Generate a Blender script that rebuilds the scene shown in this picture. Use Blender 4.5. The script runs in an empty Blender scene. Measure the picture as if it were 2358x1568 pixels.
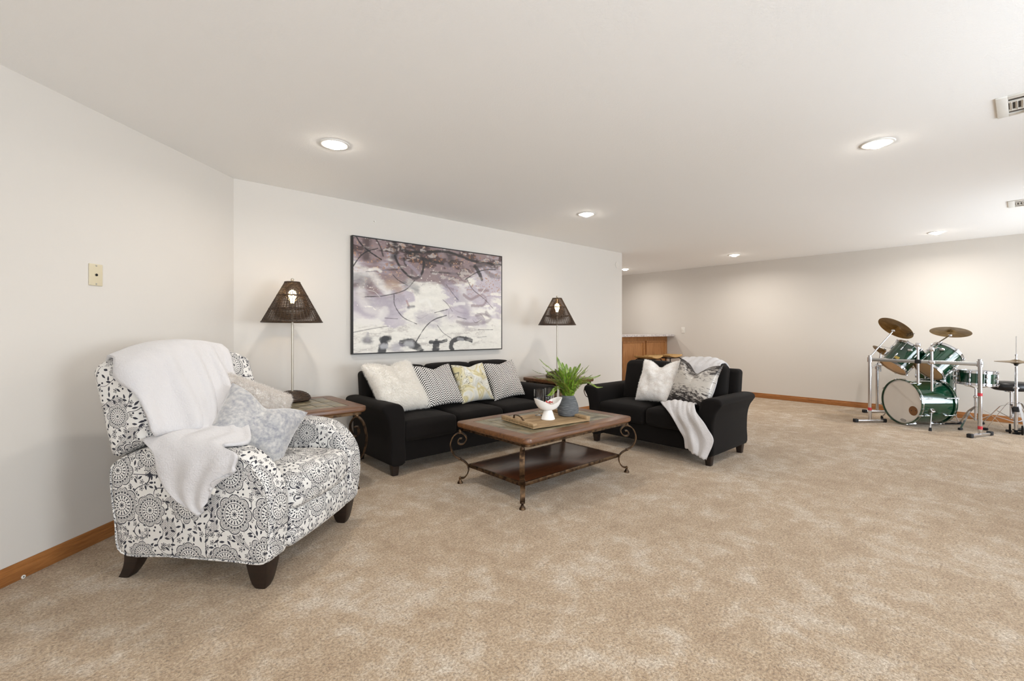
import bpy, math, random
import numpy as np
from mathutils import Matrix, Vector, Quaternion
from mathutils.bvhtree import BVHTree
random.seed(7); rng = np.random.default_rng(7)
R_ = math.radians
scene = bpy.context.scene
COL = scene.collection

# ------------------------------------------------------------------ camera
TH = R_(42.0)
CR = np.array([math.cos(TH), -math.sin(TH), 0.0])      # camera right in the room
CF = np.array([math.sin(TH), math.cos(TH), 0.0])       # camera forward
FPX, CX, HY, EYE = 1060.0, 1179.0, 761.0, 1.2
cam = bpy.data.cameras.new('camera'); camo = bpy.data.objects.new('camera', cam); COL.objects.link(camo)
camo.location = (0, 0, EYE); camo.rotation_euler = (R_(90), 0, -TH)
cam.sensor_width = 36.0; cam.lens = 36.0 * FPX / 2358.0
cam.shift_y = -(784.0 - HY) / 2358.0; cam.clip_start = 0.05
scene.camera = camo
# ------------------------------------------------------------------ world and light
world = bpy.data.worlds.new('world'); scene.world = world; world.use_nodes = True
bg = world.node_tree.nodes['Background']
bg.inputs[0].default_value = (0.86, 0.92, 1.0, 1); bg.inputs[1].default_value = 1.2
scene.view_settings.view_transform = 'Standard'; scene.view_settings.look = 'None'
scene.view_settings.exposure = -0.19; scene.view_settings.gamma = 1.0
scene.view_settings.use_curve_mapping = False
scene.cycles.max_bounces = 8; scene.cycles.diffuse_bounces = 5; scene.cycles.glossy_bounces = 3; scene.cycles.transmission_bounces = 8; scene.cycles.transparent_max_bounces = 8
scene.cycles.use_adaptive_sampling = True; scene.cycles.adaptive_threshold = 0.06; scene.cycles.adaptive_min_samples = 16
scene.cycles.sample_clamp_indirect = 6.0
YR, XF, XB = -2.2, 8.8, -3.5          # right wall, far wall, rear wall
YS = 4.306                            # sofa wall
ZC = 2.44
def area(name, loc, rot, sx, sy, watts, col):
    l = bpy.data.lights.new(name, 'AREA'); l.shape = 'RECTANGLE'; l.size = sx; l.size_y = sy
    l.energy = watts; l.color = col
    o = bpy.data.objects.new(name, l); COL.objects.link(o); o.location = loc; o.rotation_euler = rot
    return o
DAY = (0.76, 0.88, 1.0)
WINDOWS_R = [(-1.6, 0.2, .75, 2.1), (1.6, 3.6, .75, 2.1), (5.9, 8.3, .1, 2.1)]
DAY_W = [32, 66, 45]
FILL_W = [140, 112, 145]                # added lamps tilted up at the windows to brighten the ceiling
for (x0, x1, z0, z1), w in zip(WINDOWS_R, DAY_W):
    area('window_daylight', ((x0 + x1) / 2, YR - .16, (z0 + z1) / 2), (R_(90), 0, 0), x1 - x0, z1 - z0, w, DAY)
for (x0, x1, z0, z1), w in zip(WINDOWS_R, FILL_W):
    area('window_ground_light', ((x0 + x1) / 2, YR - .30, (z0 + z1) / 2 - .1), (R_(128), 0, 0), x1 - x0, z1 - z0, w, (.86, .93, 1.0))
area('window_daylight', (XB - .16, -1.1, 1.42), (R_(90), 0, R_(-90)), 1.6, 1.35, 40, DAY)

# ------------------------------------------------------------------ pixel helpers (2358 x 1568 frame)
def ray(u, v): return CF + (u - CX) / FPX * CR + np.array([0, 0, (HY - v) / FPX])
EYEP = np.array([0, 0, EYE])
def hit(u, v, p, n):
    d = ray(u, v); n = np.asarray(n, float); return EYEP + d * (n @ (np.asarray(p, float) - EYEP)) / (n @ d)
def at_z(u, v, z): return hit(u, v, (0, 0, z), (0, 0, 1))
def at_y(u, v, y): return hit(u, v, (0, y, 0), (0, 1, 0))
def at_x(u, v, x): return hit(u, v, (x, 0, 0), (1, 0, 0))
def at_d(u, v, d): return EYEP + d * ray(u, v)

# ------------------------------------------------------------------ object helpers
def tag(o, label=None, cat=None, group=None, kind=None):
    if label: o['label'] = label
    if cat: o['category'] = cat
    if group: o['group'] = group
    if kind: o['kind'] = kind
    return o
def empty(name, loc=(0, 0, 0), rz=0.0, rot=None):
    o = bpy.data.objects.new(name, None); COL.objects.link(o); o.location = tuple(loc)
    if rot is not None: o.rotation_euler = rot.to_euler() if hasattr(rot, 'to_euler') else rot
    else: o.rotation_euler = (0, 0, rz)
    o.empty_display_size = .1
    return o
def mesh(name, VF, mat, parent=None, smooth=40, uv=None):
    V, F = VF
    me = bpy.data.meshes.new(name)
    me.from_pydata([tuple(map(float, p)) for p in V], [], [tuple(map(int, q)) for q in F])
    if smooth:
        me.polygons.foreach_set('use_smooth', [True] * len(me.polygons))
        me.update()
        if smooth < 179: me.set_sharp_from_angle(angle=R_(smooth))
    me.update()
    if uv is not None:
        lay = me.uv_layers.new(name='UVMap')
        idx = np.empty(len(me.loops), np.int32); me.loops.foreach_get('vertex_index', idx)
        lay.data.foreach_set('uv', np.asarray(uv, np.float32)[idx].ravel())
    me.materials.append(mat)
    o = bpy.data.objects.new(name, me); COL.objects.link(o)
    if parent: o.parent = parent
    return o
def box_uv(o, off=(0, 0)):
    me = o.data; lay = me.uv_layers.new(name='UVMap')
    for p in me.polygons:
        n = p.normal; ax = max(range(3), key=lambda i: abs(n[i]))
        for li in p.loop_indices:
            c = me.vertices[me.loops[li].vertex_index].co
            a = (c.y, c.z) if ax == 0 else ((c.x, c.z) if ax == 1 else (c.x, c.y))
            lay.data[li].uv = (a[0] + off[0] + ax * .37, a[1] + off[1])
def copy_tree(o, parent=None):
    c = o.copy(); COL.objects.link(c); c.parent = parent
    for k in list(o.children): copy_tree(k, c)
    return c

# ------------------------------------------------------------------ geometry
def join(*parts):
    V, F, n = [], [], 0
    for v, f in parts:
        v = np.asarray(v, float); V.append(v); F += [tuple(i + n for i in q) for q in f]; n += len(v)
    return np.concatenate(V), F
def xf(VF, M):
    V, F = VF; M = np.array(M); V = np.asarray(V, float)
    return V @ M[:3, :3].T + M[:3, 3], F
def T(x, y, z): return Matrix.Translation((x, y, z))
def RZ(a): return Matrix.Rotation(R_(a), 4, 'Z')
def RY(a): return Matrix.Rotation(R_(a), 4, 'Y')
def RX(a): return Matrix.Rotation(R_(a), 4, 'X')
def weld(V, F, tol=1e-5):
    key = {}; idx = []; out = []
    for p in V:
        k = tuple(np.round(p / tol).astype(int))
        if k not in key: key[k] = len(out); out.append(p)
        idx.append(key[k])
    G = []
    for q in F:
        r = []
        for i in q:
            j = idx[i]
            if j not in r: r.append(j)
        if len(r) > 2: G.append(tuple(r))
    return np.array(out), G
def rbox(sx, sy, sz, r=.01, seg=2, sub=1, c=(0, 0, 0), fn=None):
    """rounded box of full size sx, sy, sz; sub = divisions of the flats"""
    h = np.array([sx, sy, sz]) / 2; r = min(r, h.min() * .999)
    axs = []
    for k in range(3):
        a = h[k] - r
        e = [a + r * math.tan(R_(45) * i / seg) for i in range(1, seg + 1)]
        m = list(np.linspace(-a, a, sub + 1))
        axs.append(np.array([-x for x in e[::-1]] + m + e))
    V, F, n = [], [], 0
    for k in range(3):
        i, j = (k + 1) % 3, (k + 2) % 3
        for s in (-1, 1):
            A, B = np.meshgrid(axs[i], axs[j], indexing='ij')
            P = np.zeros(A.shape + (3,)); P[..., i] = A; P[..., j] = B; P[..., k] = s * h[k]
            na, nb = A.shape; V.append(P.reshape(-1, 3))
            for a in range(na - 1):
                for b in range(nb - 1):
                    q = (n + a * nb + b, n + (a + 1) * nb + b, n + (a + 1) * nb + b + 1, n + a * nb + b + 1)
                    F.append(q if s > 0 else q[::-1])
            n += na * nb
    V = np.concatenate(V)
    inner = np.clip(V, -(h - r), h - r); d = V - inner
    L = np.linalg.norm(d, axis=1, keepdims=True); V = inner + d / np.maximum(L, 1e-9) * r
    V, F = weld(V, F)
    if fn is not None: V = fn(V)
    return V + np.array(c), F
def box(x0, x1, y0, y1, z0, z1, r=0.004, seg=1):
    c = ((x0 + x1) / 2, (y0 + y1) / 2, (z0 + z1) / 2)
    if r <= 0:
        V = np.array([(x, y, z) for x in (x0, x1) for y in (y0, y1) for z in (z0, z1)], float)
        F = [(0, 1, 3, 2), (4, 6, 7, 5), (0, 4, 5, 1), (2, 3, 7, 6), (0, 2, 6, 4), (1, 5, 7, 3)]
        return V, F
    return rbox(x1 - x0, y1 - y0, z1 - z0, r, seg, 1, c)
def frame4(a0, a1, b0, b1, w, t0, t1, axes='xyz', r=.002):
    """four butted bars round the rectangle a0..a1, b0..b1; t0..t1 along the remaining axis"""
    out = []
    for p0, p1, q0, q1 in ((a0, a1, b0, b0 + w), (a0, a1, b1 - w, b1), (a0, a0 + w, b0 + w, b1 - w), (a1 - w, a1, b0 + w, b1 - w)):
        out.append(box(p0, p1, t0, t1, q0, q1, r) if axes == 'xzy' else box(p0, p1, q0, q1, t0, t1, r))
    return join(*out)
def catmull(P, n=8, closed=False):
    P = np.asarray(P, float); m = len(P); out = []
    for i in range(m if closed else m - 1):
        p1, p2 = P[i], P[(i + 1) % m]
        p0 = P[i - 1] if (closed or i > 0) else 2 * p1 - p2
        p3 = P[(i + 2) % m] if (closed or i + 2 < m) else 2 * p2 - p1
        for t in np.linspace(0, 1, n, endpoint=False):
            out.append(.5 * (2 * p1 + (p2 - p0) * t + (2 * p0 - 5 * p1 + 4 * p2 - p3) * t * t + (3 * p1 - p0 - 3 * p2 + p3) * t ** 3))
    if not closed: out.append(P[-1])
    return np.array(out)
def frames(P, closed=False):
    P = np.asarray(P, float)
    if closed: Tn = np.roll(P, -1, 0) - np.roll(P, 1, 0)
    else: Tn = np.gradient(P, axis=0)
    Tn /= np.maximum(np.linalg.norm(Tn, axis=1, keepdims=True), 1e-9)
    a = np.array([0, 0, 1.0]) if abs(Tn[0][2]) < .9 else np.array([1.0, 0, 0])
    N = [np.cross(Tn[0], a)]; N[0] /= np.linalg.norm(N[0])
    for i in range(1, len(P)):
        v = N[-1] - Tn[i] * (N[-1] @ Tn[i]); N.append(v / max(np.linalg.norm(v), 1e-9))
    N = np.array(N); return Tn, N, np.cross(Tn, N)
def tube(P, r, n=8, closed=False, cap=True):
    P = np.asarray(P, float); Tn, N, B = frames(P, closed); r = np.broadcast_to(np.asarray(r, float), (len(P),))
    a = np.linspace(0, 2 * np.pi, n, endpoint=False)
    V = P[:, None] + r[:, None, None] * (np.cos(a)[None, :, None] * N[:, None] + np.sin(a)[None, :, None] * B[:, None])
    m = len(P); F = []
    for i in range(m if closed else m - 1):
        i2 = (i + 1) % m
        for k in range(n):
            F.append((i * n + k, i * n + (k + 1) % n, i2 * n + (k + 1) % n, i2 * n + k))
    if cap and not closed:
        F.append(tuple(range(n))[::-1]); F.append(tuple((m - 1) * n + k for k in range(n)))
    return V.reshape(-1, 3), F
def ribbon(P, side, w, t):
    P = np.asarray(P, float); side = np.asarray(side, float); side /= np.linalg.norm(side)
    Tn = np.gradient(P, axis=0); Tn /= np.linalg.norm(Tn, axis=1, keepdims=True)
    N = np.cross(Tn, side); N /= np.linalg.norm(N, axis=1, keepdims=True)
    w = np.broadcast_to(np.asarray(w, float), (len(P),))[:, None]
    c = .25 * t
    prof = [(-1, -1, 1), (1, -1, 1), (1, 1, 1), (-1, 1, 1)]
    V = np.stack([P + side * w / 2 * a + N * t / 2 * b for a, b, _ in prof], 1)
    m = len(P); F = []
    for i in range(m - 1):
        for k in range(4): F.append((i * 4 + k, i * 4 + (k + 1) % 4, i * 4 + 4 + (k + 1) % 4, i * 4 + 4 + k))
    F.append((3, 2, 1, 0)); F.append(tuple((m - 1) * 4 + k for k in range(4)))
    return V.reshape(-1, 3), F
def lathe(prof, n=32, c=(0, 0, 0)):
    V, F = [], []; rows = []
    a = np.linspace(0, 2 * np.pi, n, endpoint=False)
    for r, z in prof:
        if r < 1e-6: rows.append([len(V)]); V.append((0, 0, z))
        else:
            rows.append(list(range(len(V), len(V) + n)))
            V += [(r * math.cos(t), r * math.sin(t), z) for t in a]
    for A, B in zip(rows[:-1], rows[1:]):
        for k in range(n):
            k2 = (k + 1) % n
            if len(A) == 1 and len(B) == 1: continue
            if len(A) == 1: F.append((A[0], B[k2], B[k]))
            elif len(B) == 1: F.append((A[k], A[k2], B[0]))
            else: F.append((A[k], A[k2], B[k2], B[k]))
    return np.array(V, float) + np.array(c), F
def rod(p, q, r, n=10): return tube([p, q], r, n)
def poly_inset(P, d):
    P = np.asarray(P, float)
    e = np.roll(P, -1, 0) - P; e /= np.maximum(np.linalg.norm(e, axis=1, keepdims=True), 1e-9)
    nrm = np.stack([-e[:, 1], e[:, 0]], 1); n = nrm + np.roll(nrm, 1, 0)
    n /= np.maximum(np.linalg.norm(n, axis=1, keepdims=True), 1e-9)
    return P + n * d
def prism(P, w, r=.02, seg=4):
    """closed CCW outline (a, b) swept along c from -w/2 to w/2 with rounded rims -> columns (a, c, b)"""
    P = np.asarray(P, float)
    lay = []
    for i in range(seg + 1):
        t = R_(90) * i / seg; lay.append((-w / 2 + r * (1 - math.sin(t)), r * (1 - math.cos(t))))
    lay = lay[::-1] + [(-c, d) for c, d in lay]
    n = len(P); V = []; F = []
    for c, d in lay:
        Q = poly_inset(P, d); V += [(q[0], c, q[1]) for q in Q]
    for i in range(len(lay) - 1):
        for k in range(n):
            F.append((i * n + k, i * n + (k + 1) % n, (i + 1) * n + (k + 1) % n, (i + 1) * n + k))
    F.append(tuple(range(n))[::-1]); m = (len(lay) - 1) * n; F.append(tuple(m + k for k in range(n)))
    return np.array(V), F
def round_rect(sx, sy, r, n=6):
    P = []
    for cx, cy, a0 in ((sx / 2 - r, sy / 2 - r, 0), (-sx / 2 + r, sy / 2 - r, 90), (-sx / 2 + r, -sy / 2 + r, 180), (sx / 2 - r, -sy / 2 + r, 270)):
        for i in range(n + 1):
            t = R_(a0 + 90 * i / n); P.append((cx + r * math.cos(t), cy + r * math.sin(t)))
    return np.array(P)
def loft(loops, cap=True):
    n = len(loops[0]); V = np.concatenate([np.asarray(l, float) for l in loops]); F = []
    for i in range(len(loops) - 1):
        for k in range(n): F.append((i * n + k, i * n + (k + 1) % n, (i + 1) * n + (k + 1) % n, (i + 1) * n + k))
    if cap: F.append(tuple(range(n))[::-1]); F.append(tuple((len(loops) - 1) * n + k for k in range(n)))
    return V, F
def sq(cx, cy, z, wx, wy, r=.006, n=2):
    P = round_rect(wx, wy, r, n); return np.stack([P[:, 0] + cx, P[:, 1] + cy, np.full(len(P), z)], 1)
def basis(c, nrm, up, roll=0.0):
    n = Vector(nrm).normalized(); u = Vector(up); u = (u - n * u.dot(n)).normalized(); r = u.cross(n)
    M = Matrix((r, u, n)).transposed().to_4x4(); M = M @ Matrix.Rotation(R_(roll), 4, 'Z'); M.translation = Vector(c); return M
def smooth_noise(P, s, seed, amp):
    g = np.random.default_rng(seed); out = 0
    for k in range(5):
        d = g.normal(size=P.shape[1]); d = d / np.linalg.norm(d) * s * g.uniform(.6, 1.8)
        out = out + np.sin(P @ d + g.uniform(0, 6.28))
    return out * amp / 5
def pillow(w, h, t, chop=0., n=34, seed=1, ears=.07, wr=.006, sag=0., shear=0.):
    s = np.sin(np.linspace(-np.pi / 2, np.pi / 2, n + 1)) * .75 + np.linspace(-1, 1, n + 1) * .25
    U, Vv = np.meshgrid(s, s, indexing='ij')
    x = U * w / 2 * (1 - ears * (1 - Vv ** 2)); y = Vv * h / 2 * (1 - ears * (1 - U ** 2))
    prof = np.clip((1 - U ** 2) * (1 - Vv ** 2), 0, 1) ** .42
    z = t / 2 * prof
    top = np.clip((Vv + .3) / 1.3, 0, 1) ** 1.5
    y = y - chop * np.exp(-(U / .42) ** 2) * top
    z = z * (1 - (.45 if chop else 0.) * np.exp(-(U / .13) ** 2) * top)
    z = z * (1 + sag * (-.35 * Vv))
    x = x + shear * y
    P = np.stack([U.ravel(), Vv.ravel()], 1)
    wn = smooth_noise(P, 6, seed, 1.).reshape(U.shape) * wr * prof ** .5
    wn2 = smooth_noise(P, 6, seed + 9, 1.).reshape(U.shape) * wr * prof ** .5
    m = n + 1; Vs = []; uv = []
    idf = np.arange(m * m).reshape(m, m); idb = idf.copy()
    Vs = [np.stack([x, y, z + wn], -1).reshape(-1, 3)]; uv = [np.stack([(U + 1) / 2, (Vv + 1) / 2], -1).reshape(-1, 2)]
    c = m * m; bv = []; bu = []
    for i in range(1, n):
        for j in range(1, n):
            idb[i, j] = c; c += 1; bv.append((x[i, j], y[i, j], -z[i, j] + wn2[i, j])); bu.append(((U[i, j] + 1) / 2, (Vv[i, j] + 1) / 2))
    V = np.concatenate([Vs[0], np.array(bv)]); UV = np.concatenate([uv[0], np.array(bu)])
    F = []
    for i in range(n):
        for j in range(n):
            F.append((idf[i, j], idf[i + 1, j], idf[i + 1, j + 1], idf[i, j + 1]))
            F.append((idb[i, j], idb[i, j + 1], idb[i + 1, j + 1], idb[i + 1, j]))
    return (V, F), UV
def fur(VF, count, length, seed, flow=(0, -1, 0), wid=.0009, flowamt=1.1, jit=.3):
    V, F = VF; V = np.asarray(V); g = np.random.default_rng(seed)
    Q = np.array([q[:4] for q in F if len(q) == 4])
    a, b, c, d = V[Q[:, 0]], V[Q[:, 1]], V[Q[:, 2]], V[Q[:, 3]]
    N = np.cross(c - a, d - b); A = np.linalg.norm(N, axis=1); N = N / np.maximum(A, 1e-12)[:, None]
    k = g.choice(len(Q), count, p=A / A.sum()); s, t = g.random((2, count, 1))
    P = (a[k] * (1 - s) + b[k] * s) * (1 - t) + (d[k] * (1 - s) + c[k] * s) * t
    D = N[k] + np.array(flow) * flowamt + g.normal(size=(count, 3)) * jit
    D /= np.linalg.norm(D, axis=1, keepdims=True)
    L = length * g.uniform(.6, 1.2, (count, 1))
    S = np.cross(D, g.normal(size=(count, 3))); S /= np.linalg.norm(S, axis=1, keepdims=True)
    mid = P + D * L * .55 + N[k] * L * .05; tip = P + D * L + np.array([0, 0, 0])
    VV = np.stack([P - S * wid, P + S * wid, mid + S * wid * .8, mid - S * wid * .8, tip], 1).reshape(-1, 3)
    i = np.arange(count)[:, None] * 5
    FF = [tuple(q) for q in (i + [[0, 1, 2, 3]])] + [tuple(q) for q in (i + [[3, 2, 4]])]
    return VV, FF
def patch(C, nu, nv):
    C = np.asarray(C, float)
    rows = np.stack([catmull(C[i], nv) for i in range(C.shape[0])])       # R x M x 3
    cols = np.stack([catmull(rows[:, j], nu) for j in range(rows.shape[1])], 1)
    return cols
def grid_faces(m, n): return [(i * n + j, i * n + j + 1, (i + 1) * n + j + 1, (i + 1) * n + j) for i in range(m - 1) for j in range(n - 1)]
def bvh_of(objs):
    bpy.context.view_layer.update()
    V, F = [], []
    for o in objs:
        n = len(V); V += [o.matrix_world @ v.co for v in o.data.vertices]; F += [tuple(i + n for i in p.vertices) for p in o.data.polygons]
    return BVHTree.FromPolygons(V, F)
def drape(P, tree, margin, reach=.14, it=6):
    m, n, _ = P.shape
    for k in range(it):
        Q = P.copy()
        if k < it - 1:
            Q[1:-1, 1:-1] = .5 * P[1:-1, 1:-1] + .125 * (P[:-2, 1:-1] + P[2:, 1:-1] + P[1:-1, :-2] + P[1:-1, 2:])
        for i in range(m):
            for j in range(n):
                loc, nor, idx, d = tree.find_nearest(Vector(Q[i, j]))
                if loc is None: continue
                s = (Vector(Q[i, j]) - loc).dot(nor)
                if s < margin and d < reach: Q[i, j] = np.array(loc + nor * margin)
        P = Q
    return P
def shell(P, t):
    """thin cloth grid -> closed slab"""
    m, n, _ = P.shape
    du = np.gradient(P, axis=0); dv = np.gradient(P, axis=1); N = np.cross(dv, du); N /= np.maximum(np.linalg.norm(N, axis=2, keepdims=True), 1e-9)
    A = (P + N * t / 2).reshape(-1, 3); B = (P - N * t / 2).reshape(-1, 3); c = m * n
    F = [q[::-1] for q in grid_faces(m, n)] + [tuple(i + c for i in q) for q in grid_faces(m, n)]
    bd = [(0, j) for j in range(n)] + [(i, n - 1) for i in range(1, m)] + [(m - 1, j) for j in range(n - 2, -1, -1)] + [(i, 0) for i in range(m - 2, 0, -1)]
    ids = [i * n + j for i, j in bd]
    for a, b in zip(ids, ids[1:] + ids[:1]): F.append((a, b, b + c, a + c))
    return np.concatenate([A, B]), F

# ------------------------------------------------------------------ materials
def lin(c): return tuple((x / 255 / 12.92) if x / 255 <= .04045 else ((x / 255 + .055) / 1.055) ** 2.4 for x in c) + (1.0,)
class Mt:
    def __init__(s, name, col=(200, 200, 200), rough=.6, metal=0., **kw):
        s.m = bpy.data.materials.new(name); s.m.use_nodes = True; s.t = s.m.node_tree
        s.b = next(n for n in s.t.nodes if n.type == 'BSDF_PRINCIPLED')
        s.b.inputs['Base Color'].default_value = lin(col); s.b.inputs['Roughness'].default_value = rough
        s.b.inputs['Metallic'].default_value = metal
        for k, v in kw.items(): s.b.inputs[k].default_value = v
    def put(s, sock, v):
        if isinstance(v, (int, float)): sock.default_value = v
        elif isinstance(v, tuple): sock.default_value = v
        else: s.t.links.new(v, sock)
    def nd(s, t, **kw):
        n = s.t.nodes.new('ShaderNode' + t)
        for k, v in kw.items(): setattr(n, k, v)
        return n
    def math(s, op, *a):
        n = s.nd('Math', operation=op)
        for i, v in enumerate(a): s.put(n.inputs[i], v)
        return n.outputs[0]
    def add(s, *a): 
        r = a[0]
        for b in a[1:]: r = s.math('ADD', r, b)
        return r
    def mul(s, *a):
        r = a[0]
        for b in a[1:]: r = s.math('MULTIPLY', r, b)
        return r
    def sub(s, a, b): return s.math('SUBTRACT', a, b)
    def lt(s, a, b): return s.math('LESS_THAN', a, b)
    def gt(s, a, b): return s.math('GREATER_THAN', a, b)
    def mx(s, *a):
        r = a[0]
        for b in a[1:]: r = s.math('MAXIMUM', r, b)
        return r
    def near(s, x, c, w): return s.lt(s.math('ABSOLUTE', s.sub(x, c)), w)
    def coord(s, kind='Object'):
        if kind == 'World': return s.nd('NewGeometry').outputs['Position']
        if kind == 'UV': return s.nd('UVMap', uv_map='UVMap').outputs[0]
        return s.nd('TexCoord').outputs[kind]
    def xyz(s, v):
        n = s.nd('SeparateXYZ'); s.put(n.inputs[0], v); return n.outputs
    def vec(s, x, y, z=0.):
        n = s.nd('CombineXYZ')
        for i, v in enumerate((x, y, z)): s.put(n.inputs[i], v)
        return n.outputs[0]
    def scale(s, v, sc):
        n = s.nd('Mapping'); s.put(n.inputs[0], v); n.inputs['Scale'].default_value = sc; return n.outputs[0]
    def noise(s, v, sc, det=3., rough=.5, dist=0.):
        n = s.nd('TexNoise'); s.put(n.inputs['Vector'], v); n.inputs['Scale'].default_value = sc
        n.inputs['Detail'].default_value = det; n.inputs['Roughness'].default_value = rough; n.inputs['Distortion'].default_value = dist
        return n.outputs[0]
    def vor(s, v, sc, rnd=1., dim='2D', feat='F1'):
        n = s.nd('TexVoronoi', voronoi_dimensions=dim, feature=feat); s.put(n.inputs['Vector'], v)
        n.inputs['Scale'].default_value = sc; n.inputs['Randomness'].default_value = rnd
        return n.outputs
    def ramp(s, f, stops, interp='LINEAR'):
        n = s.nd('ValToRGB'); s.put(n.inputs[0], f); e = n.color_ramp.elements; n.color_ramp.interpolation = interp
        while len(e) < len(stops): e.new(.5)
        for k, (p, c) in zip(e, stops):
            k.position = p; k.color = lin(c) if max(c) > 1 else tuple(c) + (1,)
        return n.outputs[0]
    def mix(s, f, a, b):
        n = s.nd('Mix', data_type='RGBA'); s.put(n.inputs[0], f)
        s.put(n.inputs[6], a if not isinstance(a, tuple) or len(a) == 4 else lin(a)); s.put(n.inputs[7], b if not isinstance(b, tuple) or len(b) == 4 else lin(b))
        return n.outputs[2]
    def col(s, v): s.put(s.b.inputs['Base Color'], v); return s
    def bump(s, h, st=.3, d=.002):
        n = s.nd('Bump'); n.inputs['Strength'].default_value = st; n.inputs['Distance'].default_value = d
        s.put(n.inputs['Height'], h); s.t.links.new(n.outputs[0], s.b.inputs['Normal']); return s
MAT = {}
def mk(name, *a, **k): MAT[name] = Mt(name, *a, **k); return MAT[name]
def mm(name): return MAT[name].m

m = mk('wall_paint', (211, 205, 197), .85); m.bump(m.noise(m.coord('World'), 160, 3), .12, .001)
m = mk('ceiling_paint', (244, 243, 241), .9); m.bump(m.noise(m.coord('World'), 90, 4, .7), .35, .003)
m = mk('carpet', rough=1.0)
w = m.coord('World')
big = m.noise(m.scale(w, (1.0, 1.0, 0)), 1.6, 3, .6, .4); med = m.noise(m.scale(w, (1, 1, 0)), 7, 6, .72, .3)
fine = m.noise(m.scale(w, (1, 1, 0)), 105, 3, .75); f2 = m.noise(m.scale(w, (1, 1, 0)), 60, 2, .6)
tone = m.add(m.mul(big, .32), m.mul(med, .68))
cA = m.ramp(tone, [(.36, (186, 160, 128)), (.5, (204, 182, 153)), (.64, (230, 219, 204))])
cB = m.ramp(m.add(m.mul(fine, .75), m.mul(f2, .25)), [(.30, (78, 56, 36)), (.48, (206, 194, 178)), (.62, (255, 253, 250))])
mu = m.nd('Mix', data_type='RGBA', blend_type='MULTIPLY'); mu.inputs[0].default_value = .88
m.t.links.new(cA, mu.inputs[6]); m.t.links.new(cB, mu.inputs[7]); m.col(mu.outputs[2]); m.bump(fine, .9, .012)
m.b.inputs['Sheen Weight'].default_value = .25; m.b.inputs['Sheen Roughness'].default_value = .6
def wood(name, c1, c2, c3, rough, sc=(1.2, 14, 14), kind='Object', coat=0.):
    m = mk(name, rough=rough); w = m.coord(kind); n1 = m.noise(m.scale(w, sc), 3, 6, .6, .8); n2 = m.noise(m.scale(w, tuple(4 * x for x in sc)), 4, 3)
    m.col(m.ramp(m.add(m.mul(n1, .75), m.mul(n2, .25)), [(.3, c1), (.5, c2), (.7, c3)])); m.bump(n2, .1, .001)
    m.b.inputs['Coat Weight'].default_value = coat; m.b.inputs['Coat Roughness'].default_value = .18; return m
wood('oak_trim', (128, 78, 36), (160, 104, 54), (182, 126, 72), .45, (1.5, 1.5, 20), 'World')
wood('oak_cabinet', (132, 84, 42), (160, 108, 60), (178, 128, 78), .5, (9, 9, 1.2), 'World')
wood('table_wood', (64, 38, 19), (100, 63, 33), (128, 85, 48), .4, (1.2, 14, 14), 'Object', .15)
wood('shelf_wood', (46, 24, 13), (72, 40, 22), (96, 56, 32), .28, (1.2, 14, 14), 'Object', .15)
wood('dark_leg', (22, 14, 10), (34, 22, 16), (44, 30, 22), .4)
wood('tray_wood', (120, 94, 62), (156, 128, 92), (180, 154, 118), .75, (2, 18, 18))
wood('stool_wood', (150, 110, 62), (186, 148, 92), (204, 170, 114), .45)
m = mk('stone_tile', rough=.3); w = m.coord('Object'); a = m.noise(w, 9, 5, .6); b = m.noise(w, 40, 3)
m.col(m.ramp(m.add(m.mul(a, .7), m.mul(b, .3)), [(.3, (72, 70, 56)), (.5, (112, 104, 82)), (.7, (150, 132, 100))])); m.bump(a, .2, .002)
m = mk('bronze_iron', (72, 52, 38), .42, .85); w = m.coord('Object'); m.col(m.ramp(m.noise(w, 30, 4), [(.35, (52, 38, 28)), (.65, (112, 88, 64))]))
m = mk('black_fabric', (14, 10, 8), .95); w = m.coord('Object'); m.bump(m.noise(w, 500, 2), .25, .001)
m.b.inputs['Sheen Weight'].default_value = .07; m.b.inputs['Sheen Roughness'].default_value = .5; m.b.inputs['Sheen Tint'].default_value = lin((150, 140, 130)); m.b.inputs['Specular IOR Level'].default_value = .25
m = mk('throw_fleece', (200, 196, 195), .95); w = m.coord('Object'); m.bump(m.add(m.noise(w, 130, 3), m.noise(w, 30, 3)), .5, .006)
m.b.inputs['Sheen Weight'].default_value = .4
m = mk('white_fur', (246, 242, 236), .9); m.b.inputs['Sheen Weight'].default_value = .3
for fn_, fc_ in (('white_strand', (250, 247, 242)), ('grey_strand', (232, 227, 222))):
    m = mk(fn_, fc_, .9); tl = m.nd('BsdfTranslucent'); tl.inputs[0].default_value = lin(fc_); mxs = m.nd('MixShader'); mxs.inputs[0].default_value = .5
    ou = next(q for q in m.t.nodes if q.type == 'OUTPUT_MATERIAL'); m.t.links.new(m.b.outputs[0], mxs.inputs[1]); m.t.links.new(tl.outputs[0], mxs.inputs[2]); m.t.links.new(mxs.outputs[0], ou.inputs[0])
m = mk('plush_white', rough=.95); w = m.coord('UV'); v = m.vor(w, 6.5, .8, '2D', 'SMOOTH_F1'); n = m.noise(w, 7, 3)
m.col(m.ramp(n, [(.35, (226, 219, 213)), (.6, (246, 243, 240))])); m.bump(m.sub(m.noise(w, 60, 3), m.mul(v[0], 1.6)), .8, .012)
m.b.inputs['Sheen Weight'].default_value = .4
m = mk('grey_velvet', rough=.75); w = m.coord('Object'); a = m.noise(w, 16, 5, .65, 1.2); b = m.noise(w, 60, 3)
m.col(m.ramp(m.add(m.mul(a, .6), m.mul(b, .4)), [(.34, (126, 128, 136)), (.5, (164, 162, 162)), (.66, (196, 192, 186))])); m.bump(b, .2, .003)
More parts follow.
